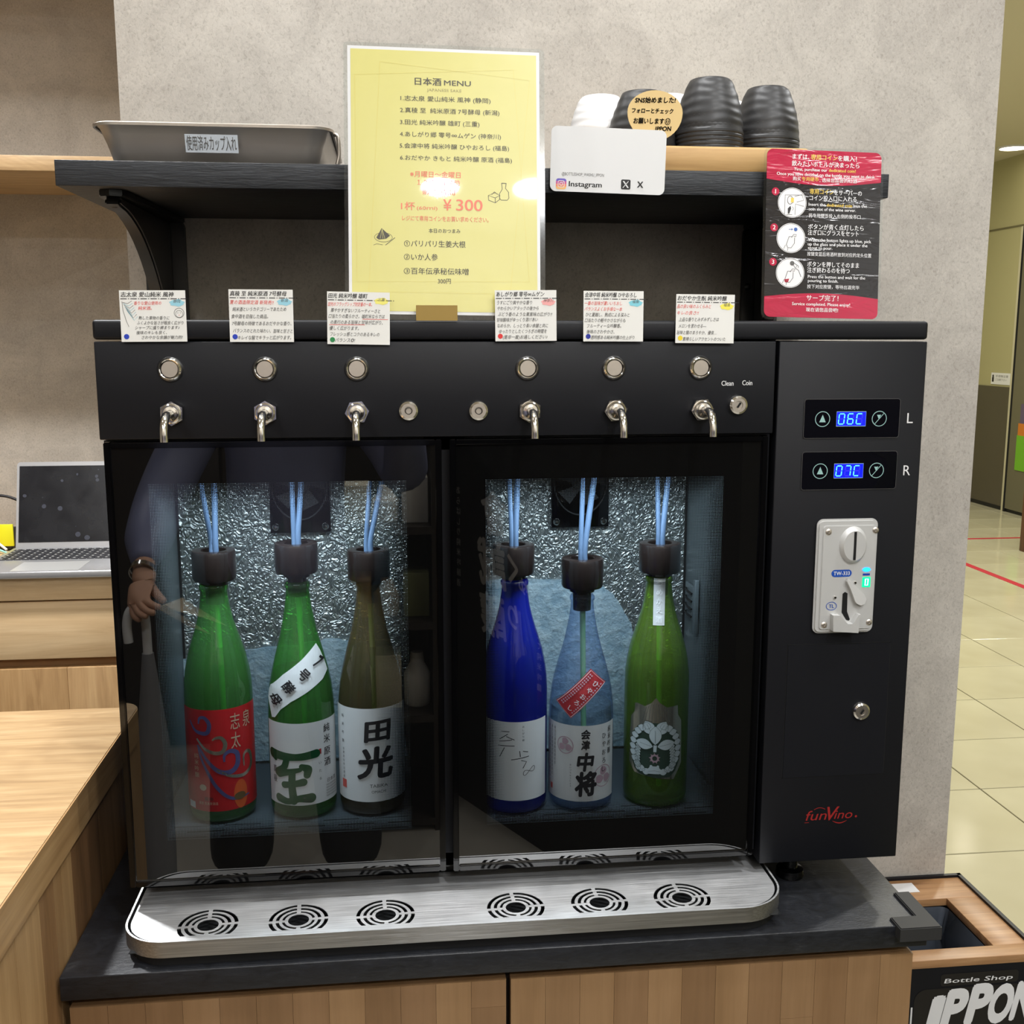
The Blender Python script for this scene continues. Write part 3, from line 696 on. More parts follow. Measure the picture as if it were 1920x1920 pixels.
u, v = su(308, 1275); ik.disc(u, v, .0026, M_inkg, .0003, 14); sl([(318, 1290), (345, 1330), (375, 1350), (400, 1420)], .0005); sl([(325, 1270), (375, 1305)], .0005); sl([(375, 1305), (372, 1325)]); sl([(355, 1300), (350, 1322)])
ik.build('printed_text', IS, lambda u, v, w: (u, -.0006 - w, v))

# six handwritten cards on the front of the dispenser
M_mkk = mat('pen_black', (44, 42, 44), .5); M_pen = mat('pen_grey', (88, 86, 84), .5); M_rp = mat('pen_red', (226, 96, 90), .5); M_bl = mat('dot_blue', (30, 60, 180), .4)
CARD = [
 (-.2720, -.2074, 1.4979, 1.4468, '志太泉 愛山純米 風神', '静岡', (150, 205, 222), M_bl, ['香りな愛山使用の', '純米酒。'], ['', '熟した果物の香りに', 'ふくよかな旨さが程良く広がり', 'シャープに盛り締まります♪', '後味のキレも良く、', 'さわやかな余韻が魅力的!'], 'blue dot, a pale blue feather drawing and a little face'),
 (-.1650, -.1009, 1.4995, 1.4468, '真稜 至 純米原酒 7号酵母', '新潟', (150, 205, 222), M_bl, ['夏の酒造限定酒 新発売!!'], ['純米酒というカテゴリーであたため', '食中酒を目指した商品。', '7号酵母の特徴であるおだやかな香り、', 'バランスのとれた味わい、旨味と甘さと', 'キレイな酸でキラッと広がります。'], 'blue dot and one red line, second from the left'),
 (-.0671, -.0032, 1.4979, 1.4446, '田光 純米吟醸 雄町', '三重', (240, 232, 120), mat('dot_green', (30, 130, 70), .4), ['田光のフラッグシップ的定番の一本。'], ['華やかすぎないフルーティーさと', '口当たりの柔らかさ。雄町米ならでは', 'の奥行のある旨味と甘味が広がり、', '優しく広がります。', 'フレッシュ感とコクのあるキレの', 'バランス◎!'], 'green dot'),
 (.1067, .1714, 1.4998, 1.4473, 'あしがり郷 零号∞ムゲン', '神奈川', (240, 170, 168), mat('dot_red', (216, 50, 50), .4), [], ['うすにごり爽やかな香り', 'やわらかいアタックの後から', 'ぶどう香のような果実味の広がり!!', '甘味酸味がゆっくり溶けあい', 'なめらか、しっとり長い余韻と共に', 'ゆったりとしたくつろぎの時間を', '(是非一度)お過しください♪'], 'red dot'),
 (.1999, .2642, 1.4997, 1.4472, '会津中将 純米吟醸 ひやおろし', '福島', (130, 205, 220), mat('dot_navy', (24, 40, 150), .4), ['一番の旨味が濃いいちおし', 'バランスよくお手頃な一本'], ['ひと夏越し、熟成による深みと', '口当たりの軽やかさながらも', 'フルーティーな吟醸香。', '後味のさわやかさ、', '透明感ある純米吟醸の仕上がり'], 'navy dot and two red lines, second from the right'),
 (.2994, .3633, 1.4968, 1.4455, 'おだやか生酛 純米吟醸', '福島', (244, 232, 90), mat('dot_yellow', (236, 210, 50), .4), ['品の良い味のふくらみと', 'キレの良さ!!'], ['上品な香りとみずみずしさは', 'メロンを思わせる—', '旨味と酸のまろやか、優良…', '素晴らしいアクセントのついた'], 'yellow dot')]
for ci, (x0, x1, z1, z0, head, pref, pc, dot, reds, body, note) in enumerate(CARD):
    w_, h_ = x1 - x0, z1 - z0
    c = thing('tasting_card', 'handwritten white card with a %s above the taps' % note if 'dot' == note.split()[-1] else 'handwritten white card with a ' + note, 'card', (x0, -.0035, z0), (math.radians(-2), math.radians((-.2, .1, .6, -.3, .1, .3)[ci] * 1.5), 0), 'handwritten sake cards')
    prism('paper', [(0, 0), (w_, 0), (w_, h_), (0, h_)], -.0004, .0002, M_paper, c, 'XZ', local=True)
    ik = Ink(); rnd = random.Random(ci)
    ik.text(head, .0015, h_ - .0042, .0048, M_mkk, width=w_ * (.80, .88, .62, .78, .86, .84)[ci], bold=.02, skew=.15, w=.0001)
    x = .001; yv = h_ - .0084
    while x < w_ - .004:
        ik.rect(x, x + .0062, yv - .0004, yv + .0004, M_mkk, .0001); x += .0075
        ik.rect(x, x + .0010, yv - .0004, yv + .0004, M_mkk, .0001); x += .0023
    pm = mat('pref_%d' % ci, pc, .5); cu, cv = w_ - .0085, h_ - (.0115 if ci != 2 else .008)
    ik.poly([(cu + .0072 * math.cos(a) * (1 + .1 * math.sin(7 * a)), cv - .001 + .0034 * math.sin(a) * (1 + .12 * math.cos(5 * a))) for a in [2 * PI * i / 30 for i in range(30)]], pm, .0001)
    ik.text(pref, cu, cv + .0006, .0032, M_pen, al='C', w=.0002, skew=.2)
    v = h_ - .0128; bot = .0042
    lines = [(s, M_rp) for s in reds] + [(s, M_pen) for s in body]; n = len(lines); st_ = (v - bot) / (n - 1)
    for k, (s, m) in enumerate(lines):
        if s:
            L = len(s) * .00335; L = min(L, w_ * (.70 if m is M_rp else .93)); ind = .0012 if m is M_rp and ci else rnd.uniform(.0015, .004)
            if k >= n - 1: ind = max(ind, .008); L = min(L, w_ - ind - .002)
            if ci == 0: ind = .014 + (0, .004, .006, .004, .002, 0, .001, .006)[min(k, 7)]; L = min(L, w_ - ind - (.012 if k == 3 else .003))
            ik.text(s, ind, v - k * st_, min(.0040, st_ * .72), m, width=L, bold=.006, skew=.2, w=.0001, rot=rnd.uniform(-.008, .008))
    if ci == 2:
        ik.line([(w_ * .56, v - 2 * st_ - .0026), (w_ * .97, v - 2 * st_ - .0026)], .0005, M_rp, .0002); ik.line([(.002, v - 3 * st_ - .0026), (w_ * .6, v - 3 * st_ - .0022)], .0005, M_rp, .0002)
    ik.disc(.0052, .0052 if ci != 2 else .0045, .0026, dot, .0002, 20)
    if ci == 0:      # feather drawing and small face
        fm = mat('feather_blue', (136, 190, 204), .5)
        for a in range(8):
            p = [(.003 + .0006 * a, h_ - .012 - .0012 * a), (.008 + .0008 * a, h_ - .013 - .0024 * a), (.012 + .0007 * a, h_ - .0105 - .0022 * a)]
            ik.line(p, .0004, fm if a % 2 else M_pen, .0002)
        ik.line([(.0025, h_ - .011), (.003, h_ - .02), (.006, h_ - .031), (.008, h_ - .036)], .0004, M_pen, .0002)
        u, v = w_ - .0068, h_ - .0225; ik.ring(u, v, .0048, .0004, M_pen, .0002, 20); ik.ring(u, v - .001, .0035, .0003, M_pen, .0002, 16); ik.disc(u - .0013, v, .0004, M_pen, .0002, 6); ik.disc(u + .0013, v, .0004, M_pen, .0002, 6)
        ik.line([(u - .0008, v - .0022), (u + .0008, v - .0022)], .0003, M_rp, .0002)
    ik.build('handwriting', c, lambda u, v, w: (u, -.0005 - w, v))

# ------------------------------------------------------------------ the dispenser
D = thing('drink_dispenser', 'large black six-tap sake dispenser with two glass doors and a coin box', 'dispenser', (.14, .18, .80))
bd = boxes('cabinet_shell', [(-.3005, -.286, .016, .355, .853, 1.3455), (.031, .0745, .016, .2795, .853, 1.3455), (.3985, .4145, .016, .355, .853, 1.3455),
                       (-.286, .3985, .016, .355, 1.332, 1.3455), (-.286, .3985, .016, .355, .853, .868), (-.286, .3985, .284, .355, .868, 1.332)], M_powder, D)
boxes('plinth', [(-.285, .405, .048, .34, .8003, .853)], M_dark, D)
for i in range(9): box('vent_slot', -.262 + i * .074, -.212 + i * .074, .0470, .0482, .835, .8395, M_gloss, D)
M_alum = mat('hammered_aluminium', (160, 164, 162), .36, .8); t = NT(M_alum)
v1 = t.coords((1, 1, .8)); n1 = t.add('ShaderNodeTexNoise', {'Vector': v1, 'Scale': 110.0, 'Detail': 1.0, 'Roughness': .3, 'Distortion': 1.6}).outputs[0]
w1 = t.math('ABSOLUTE', t.math('SUBTRACT', n1, .5)); t.bump(t.math('MULTIPLY', w1, 4.0), .55, .003)
M_liner = mat('liner_grey', (126, 136, 140), .42, .5)
M_shelfin = mat('rack_grey', (74, 82, 88), .4, .4)
M_frost = mat('frost', (196, 216, 226), .5); t = NT(M_frost)
n1 = t.noise(t.coords(), 60, 5, .65); t.link(t.ramp(n1, [(.3, (128, 156, 172)), (.7, (178, 196, 204))]), t.b.inputs['Base Color']); t.bump(n1, .9, .006)
for x0, x1 in ((-.286, .031), (.0745, .3985)):
    L = boxes('liner', [(x0, x0 + .0015, .018, .28, .868, 1.332), (x1 - .0015, x1, .018, .28, .868, 1.332), (x0, x1, .018, .28, .868, .8695), (x0, x1, .018, .28, 1.3305, 1.332)], M_liner, D)
    box('back_plate', x0 + .0015, x1 - .0015, .2795, .2835, .8695, 1.3305, M_alum, L)
    box('corner_seam', (x1 - .0045) if x0 > 0 else (x0 + .0015), (x1 - .0015) if x0 > 0 else (x0 + .0045), .278, .2795, .8695, 1.3305, M_dark, L)
    r = boxes('bottle_rack', [(x0 + .004, x1 - .004, .050, .27, .8785, .8822), (x0 + .004, x1 - .004, .048, .0505, .874, .8838)], M_shelfin, D)
    for i in range(5):
        for j in range(3):
            box('rack_slot', x0 + .02 + i * .058 + (j % 2) * .018, x0 + .062 + i * .058 + (j % 2) * .018, .0565 + j * .014, .0585 + j * .014, .8822, .8824, M_void, r)
    fx = (x0 + x1) / 2 + (.003 if x0 < 0 else .010)
    f = box('fan_housing', fx - .039, fx + .039, .268, .2795, 1.199, 1.328, M_gloss, D, .001)
    fc = 1.262
    bm = bmesh.new()
    tube_bm(bm, [(fx + .036 * math.cos(a), .2675, fc + .046 * math.sin(a)) for a in [2 * PI * k / 40 for k in range(41)]], .0013, 6, False)
    bmobj('fan_ring', bm, M_dark, f, True)
    lathe('fan_hub', [(0, .004), (.012, .0035), (.0135, 0)], M_dark, f, (fx, .268, fc), 'Y', 24)
    for k in range(5):
        a0 = 2 * PI * k / 5
        prism('fan_blade', [(fx + .013 * math.cos(a0), fc + .013 * math.sin(a0)), (fx + .034 * math.cos(a0 - .2), fc + .034 * math.sin(a0 - .2)), (fx + .034 * math.cos(a0 + .5), fc + .034 * math.sin(a0 + .5)), (fx + .013 * math.cos(a0 + .8), fc + .013 * math.sin(a0 + .8))], .2665, .2675, M_dark, f)
    for sx in (-.032, .032): lathe('screw', [(0, .003), (.0025, .0028), (.0048, .0008), (.005, 0)], M_chrome, f, (fx + sx, .268, 1.2065), 'Y', 16)
random.seed(5)
fr = [(-.284, .884), (-.284, 1.030), (-.24, 1.034), (-.196, 1.041), (-.14, 1.045), (-.09, 1.051), (-.03, 1.043), (.0, 1.02), (.01, .884)]
def rough_edge(P, k=7, a=.0014):
    o = []
    for p, q in zip(P, P[1:] + P[:1]):
        for i in range(k): s = i / k; o.append((p[0] + (q[0] - p[0]) * s + random.uniform(-a, a), p[1] + (q[1] - p[1]) * s + random.uniform(-a, a)))
    return o
prism('frost_sheet', rough_edge(fr), .274, .2795, M_frost, D, 'XZ')
prism('frost_sheet', rough_edge([(.11, .884), (.118, 1.1265), (.173, 1.1265), (.2576, 1.1235), (.280, 1.114), (.298, 1.100), (.318, 1.0681), (.328, 1.04), (.3341, 1.0141), (.345, .95), (.348, .884)]), .274, .2795, M_frost, D, 'XZ')
ft = box('sensor_bracket', .3925, .3965, .215, .262, 1.075, 1.1225, M_liner, D, .001)
box('sensor_rail', .3895, .3955, .205, .213, 1.062, 1.136, M_liner, ft, .001)
for k in range(4): tube('hook', [(.3915, .255, 1.083 + k * .0105), (.388, .245, 1.0845 + k * .0105), (.3875, .232, 1.084 + k * .0105), (.391, .225, 1.0815 + k * .0105)], .0016, M_dark, ft, 6)
# compartment lamps
for cx in (-.1275, .2365):
    a = area('compartment_lamp', (cx, .052, 1.326), .22, 2.35, (.74, .89, 1), sy=.04)
    a.data.spread = math.radians(170)
    box('lamp_strip', cx - .11, cx + .11, .03, .074, 1.327, 1.3304, M_white, D)
# control strip, cover and coin box
cp = box('control_strip', -.3005, .4123, .0, .355, 1.3475, 1.4472, M_powder, D, .0012)
box('top_cover', -.3012, .5842, -.0008, .36, 1.4490, 1.4690, M_powder, D, .0035, 3)
cb = box('coin_box', .4160, .5842, .0, .355, .8420, 1.4470, M_powder, D, .0012)
for x, y in ((.4726, .047), (.4726, .32), (.558, .32)):
    lathe('foot', [(0, .0003), (.016, .0003), (.017, .003), (.016, .010), (.009, .012), (.009, .0425), (0, .0425)], M_gloss, D, (x, y, .80), seg=24)
# doors: slim gloss frame and a pane with a dotted black print fading to clear glass
def pane_mat(name, x0, x1, z0, z1, fl, frr, ft_, fb):
    m = bpy.data.materials.new(name); m.use_nodes = True; t = NT(m); t.n.remove(t.b); out = t.n['Material Output']
    tc = t.add('ShaderNodeTexCoord').outputs['Object']; sp = t.add('ShaderNodeSeparateXYZ', {0: tc}); X, Z = sp.outputs[0], sp.outputs[2]
    def edge(a, w): return t.math('DIVIDE', a, w)
    d = t.math('MINIMUM', t.math('MINIMUM', edge(t.math('SUBTRACT', X, x0), fl), edge(t.math('SUBTRACT', x1, X), frr)),
               t.math('MINIMUM', edge(t.math('SUBTRACT', Z, z0), fb), edge(t.math('SUBTRACT', z1, Z), ft_)))
    k = 2 * PI / .0023
    a = t.math('MULTIPLY', t.math('ADD', X, Z), k * .7071 * 1.0); b = t.math('MULTIPLY', t.math('SUBTRACT', X, Z), k * .7071)
    dots = t.math('MULTIPLY_ADD', t.math('MULTIPLY', t.math('COSINE', a), t.math('COSINE', b)), .5, .5)
    thr = t.math('MULTIPLY_ADD', d, .82, .18)                      # d<0 solid print, d>1 clear
    solid = t.math('LESS_THAN', d, 0.0)
    dotm = t.math('MULTIPLY', t.math('GREATER_THAN', dots, thr), t.math('LESS_THAN', d, 1.0))
    msk = t.math('MAXIMUM', solid, dotm)
    tr = t.add('ShaderNodeBsdfTransparent', {'Color': (.84, .87, .88, 1)})
    bk = t.add('ShaderNodeBsdfDiffuse', {'Color': (.003, .003, .003, 1)})
    gl = t.add('ShaderNodeBsdfGlossy', {'Roughness': .012, 'Color': (1, 1, 1, 1)})
    ba = t.add('ShaderNodeMixShader', {0: msk, 1: tr.outputs[0], 2: bk.outputs[0]})
    fz = t.add('ShaderNodeFresnel', {'IOR': 1.52})
    f2 = t.math('MULTIPLY', fz.outputs[0], 2.8)
    mx = t.add('ShaderNodeMixShader', {0: t.math('MINIMUM', f2, 1.0), 1: ba.outputs[0], 2: gl.outputs[0]}); t.link(mx.outputs[0], out.inputs[0])
    return m
for x0, x1, z0, wx0, wx1 in ((-.2975, .0493, .8540, -.256, .012), (.0580, .4075, .8530, .096, .360)):
    fw = .0065; z1 = 1.3448
    bm = bmesh.new()
    for b in ((x0, x0 + fw, 0, .0145, z0, z1), (x1 - fw, x1, 0, .0145, z0, z1), (x0 + fw, x1 - fw, 0, .0145, z1 - fw, z1), (x0 + fw, x1 - fw, 0, .0145, z0, z0 + fw)): bbox(bm, *b)
    bmesh.ops.bevel(bm, geom=list(bm.edges), offset=.0009, segments=2, affect='EDGES')
    dr_ = bmobj('door', bm, M_gloss, D, True, angle=50)
    pm = pane_mat('printed_pane', wx0, wx1, .906, 1.3010, .022, .040, .040, .030)
    obj('door_glass', [(x0 + fw - .0005, .003, z0 + fw - .0005), (x1 - fw + .0005, .003, z0 + fw - .0005), (x1 - fw + .0005, .003, z1 - fw + .0005), (x0 + fw - .0005, .003, z1 - fw + .0005)], [(0, 1, 2, 3)], pm, dr_)
    boxes('gasket', [(x0 + fw, x0 + .022, .0095, .0155, z0 + fw, z1 - fw), (x1 - .022, x1 - fw, .0095, .0155, z0 + fw, z1 - fw), (x0 + .022, x1 - .022, .0095, .0155, z1 - .022, z1 - fw), (x0 + .022, x1 - .022, .0095, .0155, z0 + fw, z0 + .022)], M_void, dr_)
# push buttons
for x in (-.2266, -.1315, -.0378, .1410, .2340, .3286):
    z = 1.4192
    b = lathe('push_button', [(.0092, .0), (.0092, .0040), (.0102, .0046), (.0118, .0030), (.0130, .0010), (.0130, .0)], M_chrome, D, (x, 0, z), 'Y', 40)
    lathe('button_face', [(0, .0034), (.0080, .0034), (.0084, .0030), (.0084, 0)], M_brush, b, (x, -.0002, z), 'Y', 36)
    lathe('dark_gap', [(.0083, .0012), (.0093, .0012)], M_void, b, (x, 0, z), 'Y', 36)
# taps
for x, r0 in ((-.2268, .5), (-.1325, .52), (-.0386, .1), (.1433, .5), (.2361, .1), (.3312, .08)):
    z = 1.3742
    hexp = [(x + .0126 * math.cos(r0 + k * PI / 3), z + .0126 * math.sin(r0 + k * PI / 3)) for k in range(6)]
    s = tube('spout', [(x, -.004, z), (x, -.022, z), (x, -.033, z - .0015), (x, -.0405, z - .0065), (x, -.0438, z - .014), (x, -.0445, z - .0255)], .0043, M_chrome, D, 16, spline=6)
    prism('hex_nut', hexp, -.0062, .0, M_chrome, s, 'XZ', .0012)
    lathe('collar', [(.0102, .0), (.0102, .0078), (.0088, .0088), (.0076, .0088), (.0070, .0125), (.0045, .0130)], M_chrome, s, (x, 0, z), 'Y', 32)
# key locks
for x, z, k in ((.0150, 1.3753, 0), (.0887, 1.3747, 0), (.3714, 1.3790, 1), (.5299, 1.0255, 2)):
    l = lathe('key_lock', [(.0078, .0052), (.0098, .0040), (.0108, .0)], M_chrome, D, (x, 0, z), 'Y', 32)
    lathe('key_core', [(0, .0042), (.0040, .0042), (.0044, .0050), (.0078, .0050)], M_brush, l, (x, 0, z), 'Y', 32)
    if k: prism('keyhole', [(x - .0008, z - .003), (x + .0026, z + .002), (x + .0012, z + .003), (x - .0022, z - .002)], -.0056, -.0042, M_void, l)
    else: lathe('key_ring', [(.0030, .0054), (.0034, .0060), (.0038, .0054)], M_dark, l, (x, 0, z), 'Y', 24)
M_let = mat('white_lettering', (226, 226, 226), .4)
ik = Ink(); ik.text('Clean', .3593, 1.4024, .0052, M_let, width=.0135, al='C', bold=.02); ik.text('Coin', .3813, 1.4028, .0052, M_let, width=.0112, al='C', bold=.02)
ik.text('L', .5690, 1.3630, .0112, M_let, width=.0068, al='C'); ik.text('R', .5688, 1.3047, .0112, M_let, width=.0080, al='C')
ik.build('lettering', D, lambda u, v, w: (u, -.0003 - w, v), local=False)
# temperature displays
M_panel = mat('display_panel_black', (10, 10, 16), .08); M_lcdb = mat('lcd_blue', (6, 10, 190), .3, emit=1.6, ecol=(10, 24, 255)); M_seg = mat('lcd_segment', (90, 200, 255), .3, emit=3.0, ecol=(70, 190, 255))
M_frm = mat('display_outline', (120, 124, 170), .4); M_icon = mat('icon_mint', (150, 190, 186), .4); M_dsg = mat('lcd_off_segment', (40, 40, 200), .4, emit=.8, ecol=(60, 50, 210))
SEG = {'0': 'abcdef', '6': 'acdefg', 'C': 'adef', '7': 'abc', '1': 'bc'}
for z0, z1, cz, txt in ((1.3417, 1.3846, 1.3628, '06C'), (1.2844, 1.3266, 1.3052, '07C')):
    p = prism('display_panel', roundrect(.4466, .5562, z0, z1, .003, 4), -.0012, .0, M_panel, D)
    ik = Ink(); ik.line(roundrect(.4466, .5562, z0, z1, .003, 4), .0003, M_inkg, 0, True)
    ik.ring(.4677, cz, .0082, .0008, M_icon); ik.poly([(.4640, cz - .0035), (.4714, cz - .0035), (.4677, cz + .0048)], M_icon)
    ik.ring(.5328, cz, .0082, .0008, M_icon); ik.poly([(.5300, cz + .0042), (.5348, cz + .0042), (.5322, cz - .0005)], M_icon); ik.line([(.5276, cz - .006), (.5382, cz + .0062)], .0007, M_icon)
    ik.build('icons', p, lambda u, v, w: (u, -.0014 - w, v), local=False)
    d = obj('screen', [(.4836, -.0014, cz - .0080), (.5172, -.0014, cz - .0080), (.5172, -.0014, cz + .0080), (.4836, -.0014, cz + .0080)], [(0, 1, 2, 3)], M_lcdb, p)
    ik = Ink(); ik.line([(.4836, cz - .008), (.5172, cz - .008), (.5172, cz + .008), (.4836, cz + .008)], .0006, M_icon, 0, True)
    for i, ch in enumerate(txt):
        x0 = .4862 + i * .0102; w_, h_ = .0062, .0056
        P = {'a': ((0, 2), (1, 2)), 'b': ((1, 1), (1, 2)), 'c': ((1, 0), (1, 1)), 'd': ((0, 0), (1, 0)), 'e': ((0, 0), (0, 1)), 'f': ((0, 1), (0, 2)), 'g': ((0, 1), (1, 1))}
        for s, (a, b) in P.items():
            pa = (x0 + a[0] * w_ + (a[1] - 1) * .0005, cz + (a[1] - 1) * h_); pb = (x0 + b[0] * w_ + (b[1] - 1) * .0005, cz + (b[1] - 1) * h_)
            ik.line([(pa[0] + (pb[0] - pa[0]) * .1, pa[1] + (pb[1] - pa[1]) * .1), (pa[0] + (pb[0] - pa[0]) * .9, pa[1] + (pb[1] - pa[1]) * .9)], .0011, M_seg if s in SEG[ch] else M_dsg)
    ik.build('digits', d, lambda u, v, w: (u, -.0016, v), local=False)
# protective film still curling on the lower display
M_film = M_clear
prism('film', [(.5300, 1.2848), (.5555, 1.2848), (.5572, 1.3225), (.5240, 1.3272), (.5420, 1.318), (.5460, 1.309)], -.0022, -.0019, M_clear, D)
# coin acceptor
def ca(cx, cy): return (.4662 + (cx - 215 + (cy - 165) * .042) / 838 * .0709, 1.1203 + (1 - (cy - 165) / 1582) * .1312)
A = prism('coin_acceptor', roundrect(.4662, .5371, 1.1203, 1.2515, .0075, 6), -.0055, .0, M_alu, D, 'XZ', .0022)
prism('face_plate', roundrect(.4725, .5345, 1.1250, 1.2445, .004, 4), -.0068, -.0050, M_alu, A, 'XZ', .0006)
u, v = ca(690, 520)
el = lathe('coin_bezel', [(0, .0122), (.0128, .0120), (.0138, .0110), (.0165, .0062), (.0167, .0)], M_alu, A, (0, 0, 0), 'Y', 44)
for q in el.data.vertices: q.co.x = q.co.x * 1.0 + u; q.co.z = q.co.z * 1.32 + v
box('coin_slot', u - .0014, u + .0014, -.0126, -.0118, v - .0160, v + .0160, M_void, A)
for cx, cy in ((355, 335), (1000, 322), (298, 1622), (925, 1602)):
    a_, b_ = ca(cx, cy); sw = lathe('screw', [(0, .0070), (.0010, .0070), (.0013, .0078), (.0028, .0077), (.0037, .0070), (.0040, .0060)], M_brush, A, (a_, 0, b_), 'Y', 16)
bl_ = mat('badge_blue', (30, 78, 170), .4)
ik = Ink(); a_, b_ = ca(535, 905); ik.poly([(a_ + x, b_ + z) for x, z in roundrect(-.0118, .0118, -.0041, .0041, .0041, 6)], bl_)
ik.text('TW-333', a_, b_, .0042, M_let, width=.0190, al='C', w=.0002, bold=.02)
a_, b_ = ca(397, 1358); ik.ring(a_, b_, .0060, .0007, bl_, 0, 28, .0046); ik.text('TL', a_, b_, .0042, bl_, width=.0062, al='C', w=.0002, bold=.02)
ik.build('lettering', A, lambda u, v, w: (u, -.0071 - w, v), local=False)
M_lb = mat('indicator_blue', (40, 150, 255), .3, emit=5, ecol=(20, 120, 255)); M_lg = mat('indicator_green', (20, 200, 130), .3, emit=2.2, ecol=(10, 200, 120)); M_lw = mat('indicator_digit', (200, 255, 230), .3, emit=5, ecol=(170, 255, 220))
ik = Ink(); a_, b_ = ca(880, 862); ik.disc(a_, b_, .0048, M_lb, 0, 20, .0026); ik.rect(a_ - .0042, a_ + .0042, b_ - .0066, b_ - .0044, mat('indicator_dark', (20, 60, 170), .4))
a_, b_ = ca(878, 1035); ik.rect(a_ - .0048, a_ + .0048, b_ - .0058, b_ + .0058, M_lg); ik.line([(a_ - .0014, b_ - .0036), (a_ + .0016, b_ - .0036), (a_ + .0020, b_ + .0036), (a_ - .0012, b_ + .0036)], .0012, M_lw, .0001, True)
ik.build('indicator', A, lambda u, v, w: (u, -.0072 - w, v), local=False)
P = [ca(*p) for p in ((600, 965), (640, 1000), (830, 1195), (860, 1260), (835, 1325), (780, 1345), (725, 1320), (700, 1280), (640, 1120), (590, 1010))]
prism('return_lever', P, -.0120, -.0066, mat('lever_aluminium', (226, 226, 224), .35, .3), A, 'XZ')
for cx, cy in ((722, 1035), (445, 1235)): a_, b_ = ca(cx, cy); lathe('stud', [(0, .0090), (.0015, .0086), (.0022, .0066)], M_chrome, A, (a_, 0, b_), 'Y', 14)
P = [ca(*p) for p in ((585, 1165), (620, 1185), (615, 1440), (655, 1550), (640, 1570), (605, 1560), (540, 1450), (552, 1190))]
prism('return_slot', P, -.0071, -.0069, M_void, A)
P = [ca(*p) for p in ((385, 1465), (480, 1470), (590, 1590), (660, 1590), (740, 1465), (765, 1460), (735, 1720), (385, 1690))]
prism('return_cup', P, -.0150, -.0066, M_alu, A, 'XZ')
# service door and maker's lettering
boxes('service_door_gap', [(.4390, .4397, -.0003, .0, .9465, 1.107), (.5615, .5622, -.0003, .0, .9465, 1.107), (.4390, .5622, -.0003, .0, .9465, .9472), (.4390, .5622, -.0003, .0, 1.1063, 1.107)], M_void, D)
box('service_door', .4400, .5612, -.0008, .0, .9475, 1.1060, M_powder, D)
M_logo = mat('logo_red', (150, 38, 36), .4)
ik = Ink(); ik.text('fun', .4705, .8990, .0118, M_logo, width=.0255, skew=.28, bold=-.004); ik.text('V', .4935, .9005, .0170, M_logo, width=.0150, skew=.28, bold=.01); ik.text('ino', .5060, .8990, .0108, M_logo, width=.0215, skew=.28)
ik.disc(.5315, .8955, .0014, M_logo, 0, 12)
ik.line([(.4800 + .0135 * k / 8, .9062 + .0022 * math.sin(PI * k / 8)) for k in range(9)], .0007, M_logo); ik.line([(.5030 + .0175 * k / 8, .8912 - .0030 * math.sin(PI * k / 8)) for k in range(9)], [.0003 + .001 * math.sin(PI * k / 8) for k in range(9)], M_logo)
ik.line([(.4690, .8905), (.4745, .8905)], .0006, M_logo)
ik.build('maker_lettering', D, lambda u, v, w: (u, -.0003 - w, v), local=False)

# ------------------------------------------------------------------ drip tray
TR = thing('drip_tray', 'long brushed steel drip tray with six round slotted grilles in front of the glass doors', 'tray', (.07, 0, .80))
x0, x1, y0, y1 = -.2965, .4310, -.0735, .0455
base = roundrect(x0 + .006, x1 - .006, y0 + .006, y1, .044, 12, (0, 0, .044, .050))
prism('tray_base', base, .8003, .8135, M_dark, TR, 'XY')
out = roundrect(x0, x1, y0, y1, .05, 12, (0, 0, .048, .056)); inn = roundrect(x0 + .0022, x1 - .0022, y0 + .0022, y1, .05, 12, (0, 0, .0458, .0538))
bm = bmesh.new(); R4 = [[bm.verts.new((a, b, z)) for a, b in P] for P, z in ((out, .8125), (out, .8295), (out, .8303), (inn, .8303), (inn, .8125))]
R4[2] = R4[2]
n = len(out)
for A_, B_ in zip(R4, R4[1:]):
    for i in range(n - 0):
        j = (i + 1) % n
        if i == 0 and False: continue
        bm.faces.new((A_[i], A_[j], B_[j], B_[i]))
bmesh.ops.recalc_face_normals(bm, faces=bm.faces)
bmobj('rim', bm, M_steel, TR, True, angle=40)
def clip_y(P, lim):
    o = []
    for p0, p1 in zip(P, P[1:] + P[:1]):
        a, b = p0[1] >= lim, p1[1] >= lim
        if a: o.append(p0)
        if a != b: s = (lim - p0[1]) / (p1[1] - p0[1]); o.append((p0[0] + s * (p1[0] - p0[0]), lim))
    return o
holes = []; cxs = (-.2080, -.1124, -.0189, .1240, .2180, .3121); cy = -.0435
for cx in cxs:
    holes.append([(cx + .0112 * math.cos(a), cy + .0112 * math.sin(a)) for a in [2 * PI * k / 28 for k in range(28)]])
    for r0, r1 in ((.0148, .0176), (.0208, .0244), (.0278, .0318)):
        for q in range(4):
            g = .0020 / r0; a0 = q * PI / 2 + g; a1 = (q + 1) * PI / 2 - g; a0 += .06; a1 += .06
            P = [(cx + r1 * math.cos(a0 + (a1 - a0) * k / 12), cy + r1 * math.sin(a0 + (a1 - a0) * k / 12)) for k in range(13)]
            P += [(cx + r0 * math.cos(a1 - (a1 - a0) * k / 12), cy + r0 * math.sin(a1 - (a1 - a0) * k / 12)) for k in range(13)]
            P = clip_y(P, -.0625)
            if len(P) > 3: holes.append(P)
cu = bpy.data.curves.new('plate', 'CURVE'); cu.dimensions = '2D'; cu.fill_mode = 'BOTH'; cu.extrude = .0006
